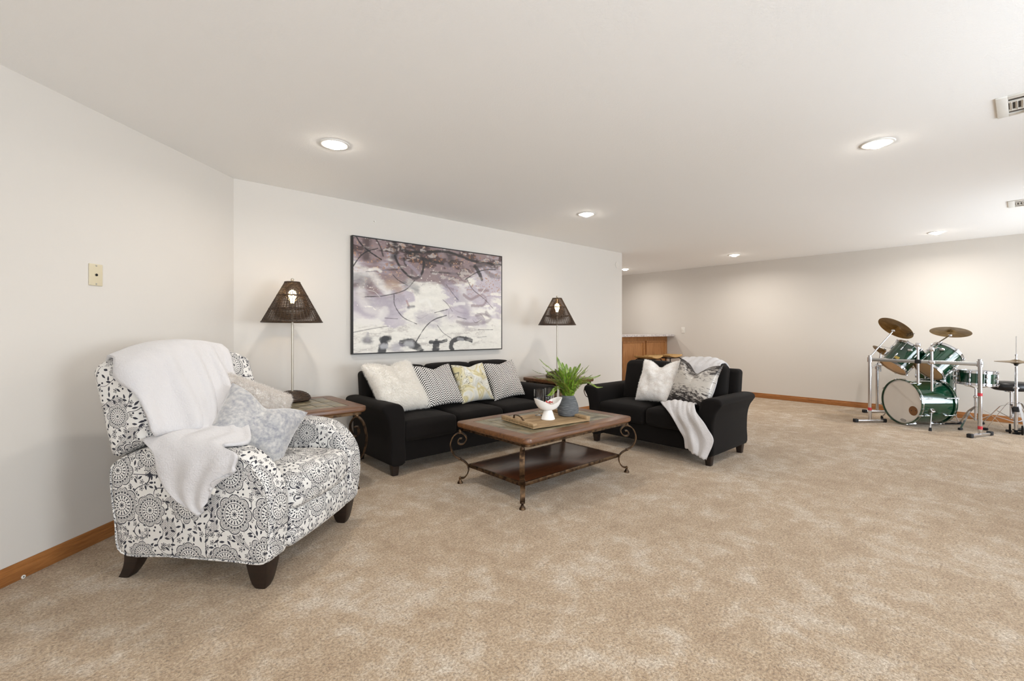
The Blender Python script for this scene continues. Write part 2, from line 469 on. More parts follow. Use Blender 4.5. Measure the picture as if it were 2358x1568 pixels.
m.b.inputs['Sheen Weight'].default_value = .5
m = mk('grey_fur', rough=.9); m.col(m.ramp(m.noise(m.coord('Object'), 22, 3), [(.35, (204, 198, 193)), (.6, (232, 228, 223))]))
# zigzag cushion
m = mk('chevron', rough=.85); u = m.xyz(m.coord('UV'))
tri = m.math('ABSOLUTE', m.sub(m.mul(m.math('FRACT', m.mul(u[0], 6.5)), 2.), 1.))
f = m.math('FRACT', m.add(m.mul(u[1], 20.), m.mul(tri, 1.5)))
m.col(m.mix(m.lt(f, .52), (232, 227, 220), (30, 27, 26))); m.bump(f, .15, .002)
# marbled cushion
m = mk('marble_print', rough=.35); w = m.coord('UV'); n = m.noise(w, 2.3, 2, .45, 1.1); n2 = m.noise(w, 1.5, 2, .4, .7)
base = m.ramp(n, [(.30, (190, 192, 186)), (.42, (214, 210, 198)), (.47, (206, 196, 158)), (.51, (188, 174, 124)), (.56, (214, 208, 190)), (.70, (184, 188, 184))])
ln = m.near(m.math('FRACT', m.mul(n, 26.)), .5, .10)
m.col(m.mix(m.mul(ln, m.gt(n2, .44)), base, (122, 118, 96))); m.b.inputs['Sheen Weight'].default_value = .4
# distressed silver cushion
m = mk('distressed', rough=.4); w = m.coord('UV'); u = m.xyz(w)
st = m.noise(m.scale(w, (1.2, 3.2, 1)), 6.5, 6, .72, .6); edge = m.math('ABSOLUTE', m.sub(u[1], .54))
mask = m.add(st, m.mul(edge, .62))
m.col(m.ramp(mask, [(.60, (190, 184, 176)), (.66, (150, 144, 138)), (.72, (52, 46, 44)), (.86, (34, 30, 30))]))
m.b.inputs['Metallic'].default_value = .15
# floral linen of the recliner: dark slate motifs printed on off-white
m = mk('floral_fabric', rough=.9); p = m.coord('UV'); p = m.vec(*[m.xyz(p)[0], m.xyz(p)[1], 0.])
def polar(mt, p, v):
    d = mt.nd('VectorMath', operation='SUBTRACT'); mt.put(d.inputs[0], p); mt.put(d.inputs[1], v['Position'])
    x = mt.xyz(d.outputs[0]); r = mt.math('SQRT', mt.add(mt.mul(x[0], x[0]), mt.mul(x[1], x[1])))
    return x, r, mt.math('ARCTAN2', x[1], x[0])
v1 = m.vor(p, 5.2, .6); x1, r1, t1 = polar(m, p, v1)
c8 = m.math('ABSOLUTE', m.math('COSINE', m.mul(t1, 4.)))
szc = m.add(.72, m.mul(m.xyz(v1['Color'])[0], .42)); r1 = m.math('DIVIDE', r1, szc)
lobe = m.gt(m.xyz(v1['Color'])[1], .5); deep = m.add(.22, m.mul(lobe, .26))
RR = m.mul(.080, m.add(m.sub(1., deep), m.mul(deep, m.math('SQRT', c8))))
D = m.lt(r1, m.mul(.013, m.add(.65, m.mul(.35, m.math('COSINE', m.mul(t1, 8.))))))
D = m.mx(D, m.mul(m.near(r1, .021, .003), m.gt(m.math('SINE', m.mul(t1, 14.)), -.1)))
D = m.mx(D, m.mul(m.near(r1, .034, .0065), m.gt(m.math('COSINE', m.mul(t1, 16.)), .35)))
D = m.mx(D, m.near(r1, .0445, .0014))
D = m.mx(D, m.near(r1, RR, .0022))
D = m.mx(D, m.mul(m.gt(r1, .050), m.lt(r1, m.sub(RR, .004)), m.gt(m.noise(p, 380, 0), .53)))
D = m.mx(D, m.mul(m.near(r1, .055, .004), m.gt(m.math('COSINE', m.mul(t1, 24.)), .1)))
outside = m.gt(r1, m.add(RR, .006))
v2 = m.vor(p, 35, .65); x2, r2, t2 = polar(m, p, v2); cc = m.xyz(v2['Color'])
ang = m.mul(cc[1], 6.28); ca = m.math('COSINE', ang); sa = m.math('SINE', ang)
lx = m.add(m.mul(x2[0], ca), m.mul(x2[1], sa)); ly = m.sub(m.mul(x2[1], ca), m.mul(x2[0], sa))
leaf = m.lt(m.add(m.math('POWER', m.math('ABSOLUTE', m.math('DIVIDE', lx, .0135)), 1.4), m.math('POWER', m.math('ABSOLUTE', m.math('DIVIDE', ly, .0054)), 1.4)), 1.)
dot = m.lt(r2, .0050)
flo = m.mx(m.near(r2, m.mul(.0110, m.add(.75, m.mul(.25, m.math('COSINE', m.mul(t2, 5.))))), .0018), m.lt(r2, .0036))
k = cc[0]
small = m.add(m.mul(m.lt(k, .30), dot), m.mul(m.gt(k, .30), m.lt(k, .72), leaf), m.mul(m.gt(k, .72), flo))
vine = m.near(m.noise(p, 8.5, 0, .4), .5, .0068)
chk = m.mul(m.gt(m.noise(p, 9, 0), .61), m.gt(m.math('SINE', m.mul(m.add(x1[0], x1[1]), 700.)), -.3), m.gt(m.math('SINE', m.mul(m.sub(x1[0], x1[1]), 700.)), -.3))
D = m.mx(D, m.mul(outside, m.mx(small, vine, chk)))
wv = m.noise(p, 700, 1)
m.col(m.mix(D, m.ramp(wv, [(.3, (206, 202, 196)), (.7, (230, 227, 222))]), (48, 48, 57))); m.bump(wv, .25, .001)
mk('chrome', (215, 215, 218), .16, 1.0); mk('steel', (190, 190, 190), .3, 1.0)
m = mk('cymbal_bronze', (150, 122, 78), .3, 1.0); w = m.coord('Object'); m.col(m.ramp(m.noise(w, 14, 3), [(.3, (118, 94, 56)), (.7, (160, 134, 88))]))
m = mk('green_lacquer', (8, 66, 40), .12); m.b.inputs['Coat Weight'].default_value = 1.; m.b.inputs['Coat Roughness'].default_value = .04
m.col(m.ramp(m.noise(m.scale(m.coord('Object'), (3, 3, 14)), 4, 4), [(.3, (3, 36, 26)), (.7, (9, 70, 42))]))
mk('drum_head', (206, 200, 192), .5); m = mk('tan_head', (218, 180, 134), .45)
mk('port_brown', (112, 72, 34), .6); mk('rubber', (22, 22, 24), .7); mk('red_tape', (196, 52, 60), .6); mk('brass_badge', (190, 168, 96), .35, .8)
mk('black_vinyl', (26, 25, 26), .4); mk('ink', (30, 28, 28), .7); mk('white_plastic', (226, 222, 214), .4); mk('almond_plastic', (206, 194, 166), .4)
mk('ceramic_white', (240, 237, 232), .12); mk('lamp_pole', (182, 174, 160), .35, .6); mk('wire_white', (220, 214, 205), .5)
m = mk('wicker', rough=.55); m.col(m.ramp(m.noise(m.coord('Object'), 60, 3), [(.3, (38, 26, 17)), (.7, (74, 54, 36))]))
m = mk('grey_pottery', rough=.85); w = m.coord('Object'); z = m.xyz(w)[2]
m.col(m.ramp(m.noise(m.scale(w, (8, 8, 60)), 1.6, 5, .7), [(.32, (66, 68, 70)), (.52, (94, 96, 98)), (.72, (128, 128, 126))])); m.bump(m.noise(m.scale(w, (10, 10, 90)), 1.5, 4), .4, .003)
m = mk('fern_green', rough=.5); m.col(m.ramp(m.noise(m.coord('Object'), 30, 2), [(.3, (70, 104, 24)), (.55, (118, 154, 42)), (.75, (166, 188, 84))]))
m.b.inputs['Subsurface Weight'].default_value = 0.; m.b.inputs['Transmission Weight'].default_value = 0.
mk('fern_stem', (120, 98, 52), .6); mk('petal_red', (186, 46, 44), .6); mk('petal_cream', (226, 180, 140), .6)
m = mk('clear_glass', (255, 255, 255), .02); m.b.inputs['Transmission Weight'].default_value = 1.; m.b.inputs['IOR'].default_value = 1.45
m = mk('counter_laminate', rough=.35); m.col(m.ramp(m.noise(m.coord('World'), 26, 4), [(.35, (160, 152, 152)), (.65, (214, 208, 204))]))
mk('black_frame', (20, 17, 15), .5); mk('black_metal', (22, 20, 19), .45, .6); mk('vent_white', (228, 226, 220), .5); mk('vent_dark', (70, 62, 52), .8)
def emis(name, col, st):
    m = mk(name, col, .5); m.b.inputs['Emission Color'].default_value = lin(col); m.b.inputs['Emission Strength'].default_value = st; return m
emis('downlight_glow', (255, 246, 232), 80.); emis('bulb_glow', (255, 214, 150), 60.)
# window pane: clear, thin
mp = bpy.data.materials.new('window_glass'); mp.use_nodes = True; t = mp.node_tree; t.nodes.clear()
o_ = t.nodes.new('ShaderNodeOutputMaterial'); mi = t.nodes.new('ShaderNodeMixShader'); tr = t.nodes.new('ShaderNodeBsdfTransparent'); gl = t.nodes.new('ShaderNodeBsdfGlossy')
gl.inputs['Roughness'].default_value = .02; fr = t.nodes.new('ShaderNodeFresnel'); fr.inputs[0].default_value = 1.45
t.links.new(fr.outputs[0], mi.inputs[0]); t.links.new(tr.outputs[0], mi.inputs[1]); t.links.new(gl.outputs[0], mi.inputs[2]); t.links.new(mi.outputs[0], o_.inputs[0])
class _P: m = mp
MAT['window_glass'] = _P

# ================================================================== the room
A = np.array([.824, YS]); LD = np.array([.7205, .6934])            # corner of the two left walls, direction of the angled wall
LN = np.array([LD[1], -LD[0]])                                     # its normal into the room
B = A - LD * 6.0                                                   # where it meets the rear wall
XB = float(B[0]); XE = 6.25; WT = .13
def struct(name, VF, mat, parent=None, smooth=0):
    o = mesh(name, VF, mm(mat), parent, smooth)
    if parent is None: tag(o, kind='structure')
    return o
# floor and ceiling share the room's outline
outline = [(XB - .2, YR - .2), (XF + .2, YR - .2), (XF + .2, 8.0), (3.0, 8.0), (3.0, YS + .1), (A[0] - .05, YS + .1), (B[0] - .1, B[1] + .1)]
n = len(outline)
def slab(z0, z1):
    V = [(x, y, z0) for x, y in outline] + [(x, y, z1) for x, y in outline]
    F = [tuple(range(n))[::-1], tuple(range(n, 2 * n))] + [(i, (i + 1) % n, n + (i + 1) % n, n + i) for i in range(n)]
    return np.array(V, float), F
tag(struct('floor', slab(-.1, 0.), 'carpet'), 'beige speckled wall to wall carpet')
tag(struct('ceiling', slab(ZC, ZC + .12), 'ceiling_paint'), 'off white flat ceiling')
def along(p, d, nrm, l, t0, t1, z0, z1, r=0.):
    """box on a wall line: from p along d, thickness t0..t1 along nrm"""
    M = Matrix(((d[0], nrm[0], 0, p[0]), (d[1], nrm[1], 0, p[1]), (0, 0, 1, 0), (0, 0, 0, 1)))
    V, F = xf(box(0, l, t0, t1, z0, z1, r), M)
    if np.linalg.det(np.array(M)[:3, :3]) < 0: F = [q[::-1] for q in F]
    return V, F
struct('wall_left', along(B, LD, LN, 6.0, -.13, 0, 0, ZC), 'wall_paint')
struct('wall_back', box(A[0] - .12, XE, YS, YS + WT, 0, ZC, 0.), 'wall_paint')
struct('wall_far', box(XF, XF + .14, YR - .14, 8.0, 0, ZC, 0.), 'wall_paint')
struct('wall_kitchen', join(box(3.0, XF, 7.6, 7.74, 0, ZC, 0.), box(3.0, 3.14, YS + WT, 7.6, 0, ZC, 0.)), 'wall_paint')
def holed(a0, a1, holes):                                            # wall along one axis with window openings
    xs = [a0]; P = []
    for h0, h1, z0, z1 in sorted(holes):
        P.append((xs[-1], h0, 0, ZC)); P.append((h0, h1, 0, z0)); P.append((h0, h1, z1, ZC)); xs.append(h1)
    P.append((xs[-1], a1, 0, ZC)); return P
struct('wall_right', join(*[box(a, b, YR - .14, YR, z0, z1, 0.) for a, b, z0, z1 in holed(XB - .14, XF, WINDOWS_R)]), 'wall_paint')
struct('wall_rear', join(*[box(XB - .14, XB, a, b, z0, z1, 0.) for a, b, z0, z1 in holed(YR, B[1] + .1, [(-1.9, -.3, .75, 2.1)])]), 'wall_paint')
wi = 0
def window(x0, x1, z0, z1, rot=None, loc=(0, 0, 0)):
    global wi; wi += 1
    o = empty('window_%d' % wi, loc, 0, rot); tag(o, kind='structure')
    mesh('window_frame', join(box(x0, x1, -.05, .0, z0, z0 + .05), box(x0, x1, -.05, .0, z1 - .05, z1), box(x0, x0 + .05, -.05, .0, z0, z1), box(x1 - .05, x1, -.05, .0, z0, z1),
         box((x0 + x1) / 2 - .025, (x0 + x1) / 2 + .025, -.05, .0, z0, z1)), mm('white_plastic'), o)
    c = (x0 + x1) / 2
    for a, b in ((x0 + .05, c - .025), (c + .025, x1 - .05)):
        mesh('pane', box(a, b, -.028, -.024, z0 + .05, z1 - .05, 0.), mm('window_glass'), o, 0)
for x0, x1, z0, z1 in WINDOWS_R: window(x0, x1, z0, z1, None, (0, YR - .04, 0))
window(-.8, .8, .75, 2.1, Matrix.Rotation(R_(90), 4, 'Z'), (XB - .09, -1.1, 0))
# oak baseboards: a plinth with a stepped top
def bboard(p, d, nrm, l):
    return join(along(p, d, nrm, l, 0, .011, 0, .062, .002), along(p, d, nrm, l, 0, .006, .05, .085, .002), along(p, d, nrm, l, .004, .014, .045, .052, .002))
struct('baseboard_left', bboard(B, LD, LN, 6.0), 'oak_trim', None, 30)
struct('baseboard_back', bboard((A[0], YS), (1, 0), (0, -1), XE - A[0]), 'oak_trim', None, 30)
struct('baseboard_far', bboard((XF, YR), (0, 1), (-1, 0), 4.9 - YR), 'oak_trim', None, 30)
struct('baseboard_right', bboard((XB, YR), (1, 0), (0, 1), 5.9 - XB), 'oak_trim', None, 30)
# small fixings on the walls
def plate(name, loc, rz, w, h, mat, label, screws=True, jack=True):
    o = empty(name, loc, rz); tag(o, label, 'wall plate')          # local -Y faces the room
    mesh('cover', rbox(w, .007, h, .003, 2, 1, (0, -.0035, 0)), mm(mat), o)
    if screws:
        for s in (-1, 1): mesh('screw', xf(lathe([(0, .0), (.0045, .0), (.004, .0025), (0, .003)], 12), T(0, -.007, s * h * .42) @ RX(90)), mm('steel'), o)
    if jack: mesh('socket', join(xf(lathe([(.006, 0), (.0075, .003), (.005, .004), (.004, .001), (0, .001)], 14), T(0, -.007, 0) @ RX(90))), mm('rubber'), o)
    else: mesh('switch_lever', rbox(.01, .012, .022, .003, 1, 1, (0, -.011, .003)), mm(mat), o)
    return o
lw = hit(219, 633, (A[0], A[1], 0), (LN[0], LN[1], 0))
plate('phone_jack_plate', lw, math.atan2(LN[1], LN[0]) + math.pi / 2, .078, .122, 'almond_plastic', 'almond wall plate with a round jack on the angled left wall')
fw = at_x(1573, 760, XF)
plate('light_switch', fw, -math.pi / 2, .075, .12, 'white_plastic', 'white light switch on the far wall beside the bar counter', False, False)
cp = at_y(1421, 610, YS)
o = empty('round_wall_cover', cp); tag(o, 'small round white cover high on the sofa wall near its outer end', 'wall cover')
mesh('disc', xf(lathe([(0, 0), (.05, 0), (.05, .004), (.044, .007), (0, .007)], 32), RX(90)), mm('wall_paint'), o)
o = mesh('picture_nail', xf(lathe([(0, 0), (.004, 0), (.004, .012), (.007, .013), (.007, .016), (0, .016)], 10), T(*at_y(862, 510, YS)) @ RX(90)), mm('white_plastic'))
tag(o, 'tiny white nail in the wall above the painting', 'nail')

q_ = hit(53, 1328, (A[0] + LN[0] * .012, A[1] + LN[1] * .012, 0), (LN[0], LN[1], 0))
o = empty('cable_outlet', q_, math.atan2(LN[1], LN[0]) + math.pi / 2); tag(o, 'small white cable outlet with a black hole in the left baseboard', 'outlet')
mesh('collar', xf(lathe([(.004, 0), (.009, 0), (.009, .004), (.004, .005), (.004, 0)], 16), RX(90)), mm('white_plastic'), o)
mesh('hole', xf(lathe([(0, 0), (.0045, 0), (.0045, .002), (0, .002)], 12), RX(90)), mm('rubber'), o)

# ------------------------------------------------------------------ ceiling lights
def downlight(x, y, label, watts=10.5, shadow=True):
    o = empty('recessed_light', (x, y, ZC)); tag(o, label, 'ceiling light', 'recessed ceiling lights')
    mesh('trim_ring', lathe([(.062, .05), (.066, .0), (.072, -.006), (.09, -.006), (.096, -.001), (.096, .0)], 40), mm('vent_white'), o, 60)
    mesh('bulb', lathe([(.0, -.030), (.02, -.028), (.038, -.021), (.052, -.008), (.058, .006), (.058, .03)], 32), mm('downlight_glow'), o, 179)
    l = bpy.data.lights.new('downlight_beam', 'AREA'); l.shape = 'DISK'; l.size = .1; l.energy = watts; l.color = (1.0, .96, .91); l.spread = R_(165)
    lo = bpy.data.objects.new('downlight_beam', l); COL.objects.link(lo); lo.location = (0, 0, -.036); lo.parent = o
    return o
downlight(1.174, 3.07, 'recessed ceiling light nearest the left wall, above the end table lamp')
downlight(3.866, 3.11, 'recessed ceiling light between sofa and love seat, right of the painting')
downlight(3.84, .647, 'large bright recessed ceiling light right of centre in the foreground')
downlight(7.87, .73, 'recessed ceiling light above the drum kit', 19.)
downlight(7.76, 3.17, 'recessed ceiling light in front of the far wall, beyond the love seat', 21.)
downlight(7.92, 5.38, 'recessed ceiling light over the bar counter, half hidden by the sofa wall', 9.)
downlight(6.1, 6.1, 'recessed ceiling light over the kitchen behind the sofa wall', 34.)
downlight(1.174, .647, 'recessed ceiling light just above the viewer')
downlight(-1.5, .0, 'recessed ceiling light behind the viewer')
def vent(x0, label):
    o = empty('ceiling_vent', (x0, .10, ZC)); tag(o, label, 'vent', 'ceiling vents')
    W, L = .33, .30                                                 # along x, along -y
    mesh('frame', frame4(0, W, -L, 0, .045, -.008, 0), mm('vent_white'), o, 30)
    mesh('duct', box(.046, W - .046, -L + .046, -.046, -.001, 0, 0.), mm('vent_dark'), o, 0)
    for xx in (.095, W - .095): mesh('bar', box(xx - .012, xx + .012, -L + .046, -.046, -.007, -.0015, .001), mm('vent_white'), o)
    for i in range(10):
        y = -.055 - i * .021
        mesh('slat', xf(rbox(W - .2, .013, .002, .0008, 1), T(W / 2, y, -.006) @ RX(38)), mm('vent_white'), o)
    mesh('lever', box(W - .052, W - .02, -.115, -.105, -.03, -.006, .002), mm('vent_white'), o)
vent(3.57, 'white ceiling vent with slats at the right edge, nearer the viewer')
vent(6.49, 'small white ceiling vent farther back at the right edge')

# ================================================================== bar and stools behind the sofa wall
YBAR = 4.95
bar = empty('bar_cabinet', (7.2, YBAR, 0)); tag(bar, 'oak bar cabinet with framed panels against the far wall', 'cabinet')
mesh('body', box(-1.9, 1.595, .0, .5, 0, 1.08, .003), mm('oak_cabinet'), bar)
us = [(1440, 1482), (1486.5, 1531)]
pan = [(at_y(a, 790, YBAR)[0] - 7.2, at_y(b, 790, YBAR)[0] - 7.2) for a, b in us]
wd = pan[1][1] - pan[1][0]
pan[0] = (pan[0][1] - wd, pan[0][1]); pan.insert(0, (pan[0][0] - .06 - wd, pan[0][0] - .06))
for a, b in pan:
    z0, z1 = .14, 1.0
    mesh('panel', box(a + .02, b - .02, -.006, .01, z0 + .02, z1 - .02, .003), mm('oak_cabinet'), bar)
    mesh('panel_moulding', frame4(a, b, z0, z1, .035, -.022, .002, 'xzy', .005), mm('oak_cabinet'), bar)
mesh('toe_kick', box(-1.9, 1.595, -.012, .0, 0, .09, .002), mm('oak_trim'), bar)
ct = mesh('countertop', rbox(3.55, .75, .04, .008, 2, 1, (7.2 - .18, YBAR + .21, 1.1005)), mm('counter_laminate')); tag(ct, 'grey speckled laminate countertop on the oak bar', 'countertop')
def stool(x, y, rz, label):
    o = empty('bar_stool', (x, y, 0), rz); tag(o, label, 'stool', 'stools at the bar')
    def dish(V): V = V.copy(); V[:, 2] += .03 * (V[:, 0] / .2) ** 2 - .01; return V
    mesh('seat', rbox(.42, .36, .024, .011, 2, 8, (0, 0, .715), dish), mm('stool_wood'), o)
    fr = round_rect(.36, .30, .06, 5); fr = np.stack([fr[:, 0], fr[:, 1], np.full(len(fr), .688)], 1)
    mesh('seat_frame', tube(fr, .010, 8, True), mm('black_metal'), o)
    for sx in (-1, 1):
        for sy in (-1, 1):
            mesh('leg', tube(catmull([(sx * .13, sy * .15, .688), (sx * .172, sy * .155, .67), (sx * .185, sy * .165, .6), (sx * .21, sy * .19, .0)], 5), .010, 8), mm('black_metal'), o)
    q = np.array([(-.197, -.178, .28), (.197, -.178, .28), (.197, .178, .28), (-.197, .178, .28)])
    mesh('foot_ring', tube(q, .008, 8, True), mm('black_metal'), o)
stool(7.40, 4.53, .1, 'wooden seat bar stool nearer the sofa wall, black metal frame')
stool(8.06, 4.52, -.05, 'wooden seat bar stool farther right at the bar, black metal frame')

# ================================================================== sofa and love seat
def arm_profile(s=1):
    P = [(0, .10), (.125, .10), (.13, .25), (.135, .38), (.155, .47), (.19, .53), (.205, .555), (.198, .585), (.165, .602), (.10, .602), (.045, .588), (.012, .55), (.0, .47), (0, .28)]
    P = catmull(P, 4, True)
    return P
def sofa(name, W, nseat, loc, rz, label, cat='sofa'):
    o = empty(name, loc, rz); tag(o, label, cat)
    fb = mm('black_fabric'); aw = .165; iw = W - 2 * aw
    mesh('base', rbox(W - .26, .70, .20, .02, 2, 1, (0, .0, .20)), fb, o)
    for s in (-1, 1):
        P = arm_profile() * [1, 1]
        V, F = prism(P, .76, .022, 4)                 # columns a (outward), c (depth), b (height)
        V = V.copy(); V[:, 0] = s * (W / 2 - .205 + .02 + V[:, 0]); V[:, 1] += -.015
        if s > 0: F = [q[::-1] for q in F]
        mesh('armrest', (V, F), fb, o)
        for y in (-.33, .33):
            x = s * (W / 2 - .115)
            mesh('leg', loft([sq(x, y, 0, .048, .048), sq(x, y, .115, .07, .07)]), mm('dark_leg'), o)
    def lean(V): V = V.copy(); V[:, 1] += .14 * V[:, 2]; return V
    mesh('back_frame', rbox(W - .20, .14, .62, .04, 3, 2, (0, .285, .51), lean), fb, o)
    cw = iw / nseat
    for i in range(nseat):
        x = -iw / 2 + cw * (i + .5)
        def crown(V):
            V = V.copy(); u = V[:, 0] / (cw / 2); v = V[:, 1] / .30
            V[:, 2] += np.where(V[:, 2] > 0, .025, -.0) * np.clip(1 - u ** 2, 0, 1) * np.clip(1 - v ** 4, 0, 1)
            V[:, 1] -= np.where(V[:, 1] < -.25, .018, 0) * np.clip(1 - u ** 2, 0, 1)
            V[:, 2] += smooth_noise(V[:, :2], 18, 3 + i, .004)
            return V
        mesh('seat_cushion', rbox(cw - .006, .60, .17, .045, 4, 10, (x, -.09, .355), crown), fb, o, 179)
        def bcrown(V):
            V = V.copy(); u = V[:, 0] / (cw / 2); v = V[:, 2] / .22
            V[:, 1] += np.where(V[:, 1] < 0, -.04, 0) * np.clip(1 - u ** 2, 0, 1) * np.clip(1 - v ** 2, 0, 1)
            V[:, 2] += np.where(V[:, 2] > .1, .02, 0) * np.clip(1 - u ** 4, 0, 1)
            V[:, 1] += .2 * V[:, 2] + smooth_noise(V[:, [0, 2]], 16, 13 + i, .005)
            return V
        mesh('back_cushion', rbox(cw - .008, .15, .43, .05, 4, 10, (x, .165, .635), bcrown), fb, o, 179)
    return o
SF = sofa('sofa', 2.0, 3, (2.715, 3.82, 0), 0, 'black fabric three seat sofa under the painting')
LS = sofa('love_seat', 1.47, 2, (4.375, 2.49, 0), -math.pi / 2, 'black fabric two seat love seat with a white throw at one end', 'sofa')

# ------------------------------------------------------------------ cushions on the sofas
def cushion(name, mat, w, h, t, c, nrm, up, roll, label, chop=0., seed=1, furspec=None, ears=.07, group=None, cat='pillow', wr=.006, shear=0.):
    VF, uv = pillow(w, h, t, chop, 34, seed, ears, wr, 0., shear)
    o = mesh(name, VF, mm(mat), None, 179, uv); o.matrix_world = basis(c, nrm, up, roll); tag(o, label, cat, group)
    if furspec:
        cnt, ln, fm, fl = furspec
        f = mesh('fur', fur(VF, cnt, ln, seed + 3, fl), mm(fm), o, 0); tag(f, kind='stuff')
    return o
GP = 'throw pillows on the black sofa'
cushion('fur_pillow', 'white_fur', .47, .47, .17, (2.01, 3.785, .70), (.04, -.86, .50), (0, .48, .87), 3, 'fluffy white faux fur pillow at the left end of the sofa', .03, 11, (42000, .028, 'white_strand', (0, -.6, .1)), group=GP, shear=-.16)
cushion('chevron_pillow', 'chevron', .43, .43, .15, (2.45, 3.78, .675), (.04, -.87, .48), (0, .47, .87), 2, 'black and white zigzag pillow beside the white fur pillow', .035, 12, group=GP, shear=-.07, wr=.012)
cushion('marbled_pillow', 'marble_print', .41, .42, .14, (2.875, 3.80, .665), (0, -.89, .45), (0, .44, .88), 1, 'cream and gold marbled satin pillow between two zigzag pillows', .025, 13, group=GP)
cushion('chevron_pillow', 'chevron', .43, .43, .15, (3.30, 3.80, .665), (-.06, -.89, .44), (0, .43, .88), 3, 'black and white zigzag pillow right of the marbled pillow', .02, 14, group=GP, wr=.012)
GL = 'pillows on the love seat'
cushion('plush_pillow', 'plush_white', .46, .46, .18, (4.28, 2.50, .685), (-.9, .05, .40), (.40, 0, .9), 0, 'white textured plush pillow in the middle of the love seat', .075, 15, (7000, .010, 'white_strand', (0, -.3, 0)), group=GL, wr=.016)
cushion('distressed_pillow', 'distressed', .46, .46, .15, (4.20, 2.09, .69), (-.9, .12, .36), (.38, -.05, .92), -6, 'silver and black distressed print pillow on the love seat throw', .10, 16, ears=.1, group=GL)

# ------------------------------------------------------------------ throw on the love seat (falls over back, seat and front)
bpy.context.view_layer.update()
yy = lambda u, v, x: at_x(u, v, x)
rows = [
    [(4.80, 2.44, .62), (4.80, 2.28, .60), (4.80, 2.12, .60), (4.80, 1.98, .62)],
    [(4.75, 2.43, .86), (4.75, 2.28, .87), (4.75, 2.12, .87), (4.75, 2.00, .84)],
    [(4.60, 2.42, .90), (4.60, 2.27, .91), (4.60, 2.10, .91), (4.60, 1.99, .87)],
    [(4.44, 2.40, .70), (4.44, 2.25, .72), (4.42, 2.10, .72), (4.42, 1.97, .70)],
    [(4.36, 2.40, .50), (4.36, 2.26, .52), (4.36, 2.12, .52), (4.34, 2.00, .52)],
    [(4.20, 2.42, .48), (4.20, 2.28, .49), (4.20, 2.13, .49), (4.20, 2.00, .49)],
    [yy(1524, 929, 4.00), yy(1555, 922, 4.02), yy(1578, 926, 4.03), yy(1600, 930, 4.03)],
    [yy(1542, 948, 3.95), yy(1562, 953, 3.94), yy(1584, 953, 3.935), yy(1606, 953, 3.935)],
    [yy(1563, 982, 3.94), yy(1583, 988, 3.925), yy(1604, 988, 3.92), yy(1628, 984, 3.925)],
    [yy(1577, 1006, 3.94), yy(1592, 1015, 3.90), yy(1615, 1022, 3.92), yy(1643, 1016, 3.93)],
    [yy(1580, 1030, 3.94), yy(1596, 1042, 3.915), yy(1612, 1052, 3.90), yy(1626, 1058, 3.93)],
]
P = patch(rows, 7, 14)
P = drape(P, bvh_of([c for c in LS.children]), .014, .16, 6)
m_, n_, _ = P.shape
ii = np.arange(m_)[:, None]; jj = np.arange(n_)[None, :]
fall = np.clip((ii - 42) / 10, 0, 1)
P[..., 0] -= (.009 * (1 + np.sin(jj * .36 + ii * .03))) * fall
P[..., 2] += .004 * np.sin(jj * .9 + ii * .5)
th_ = mesh('throw_blanket', shell(P, .014), mm('throw_fleece'), None, 179); tag(th_, 'white fleece throw draped over the seat and front of the love seat', 'blanket')

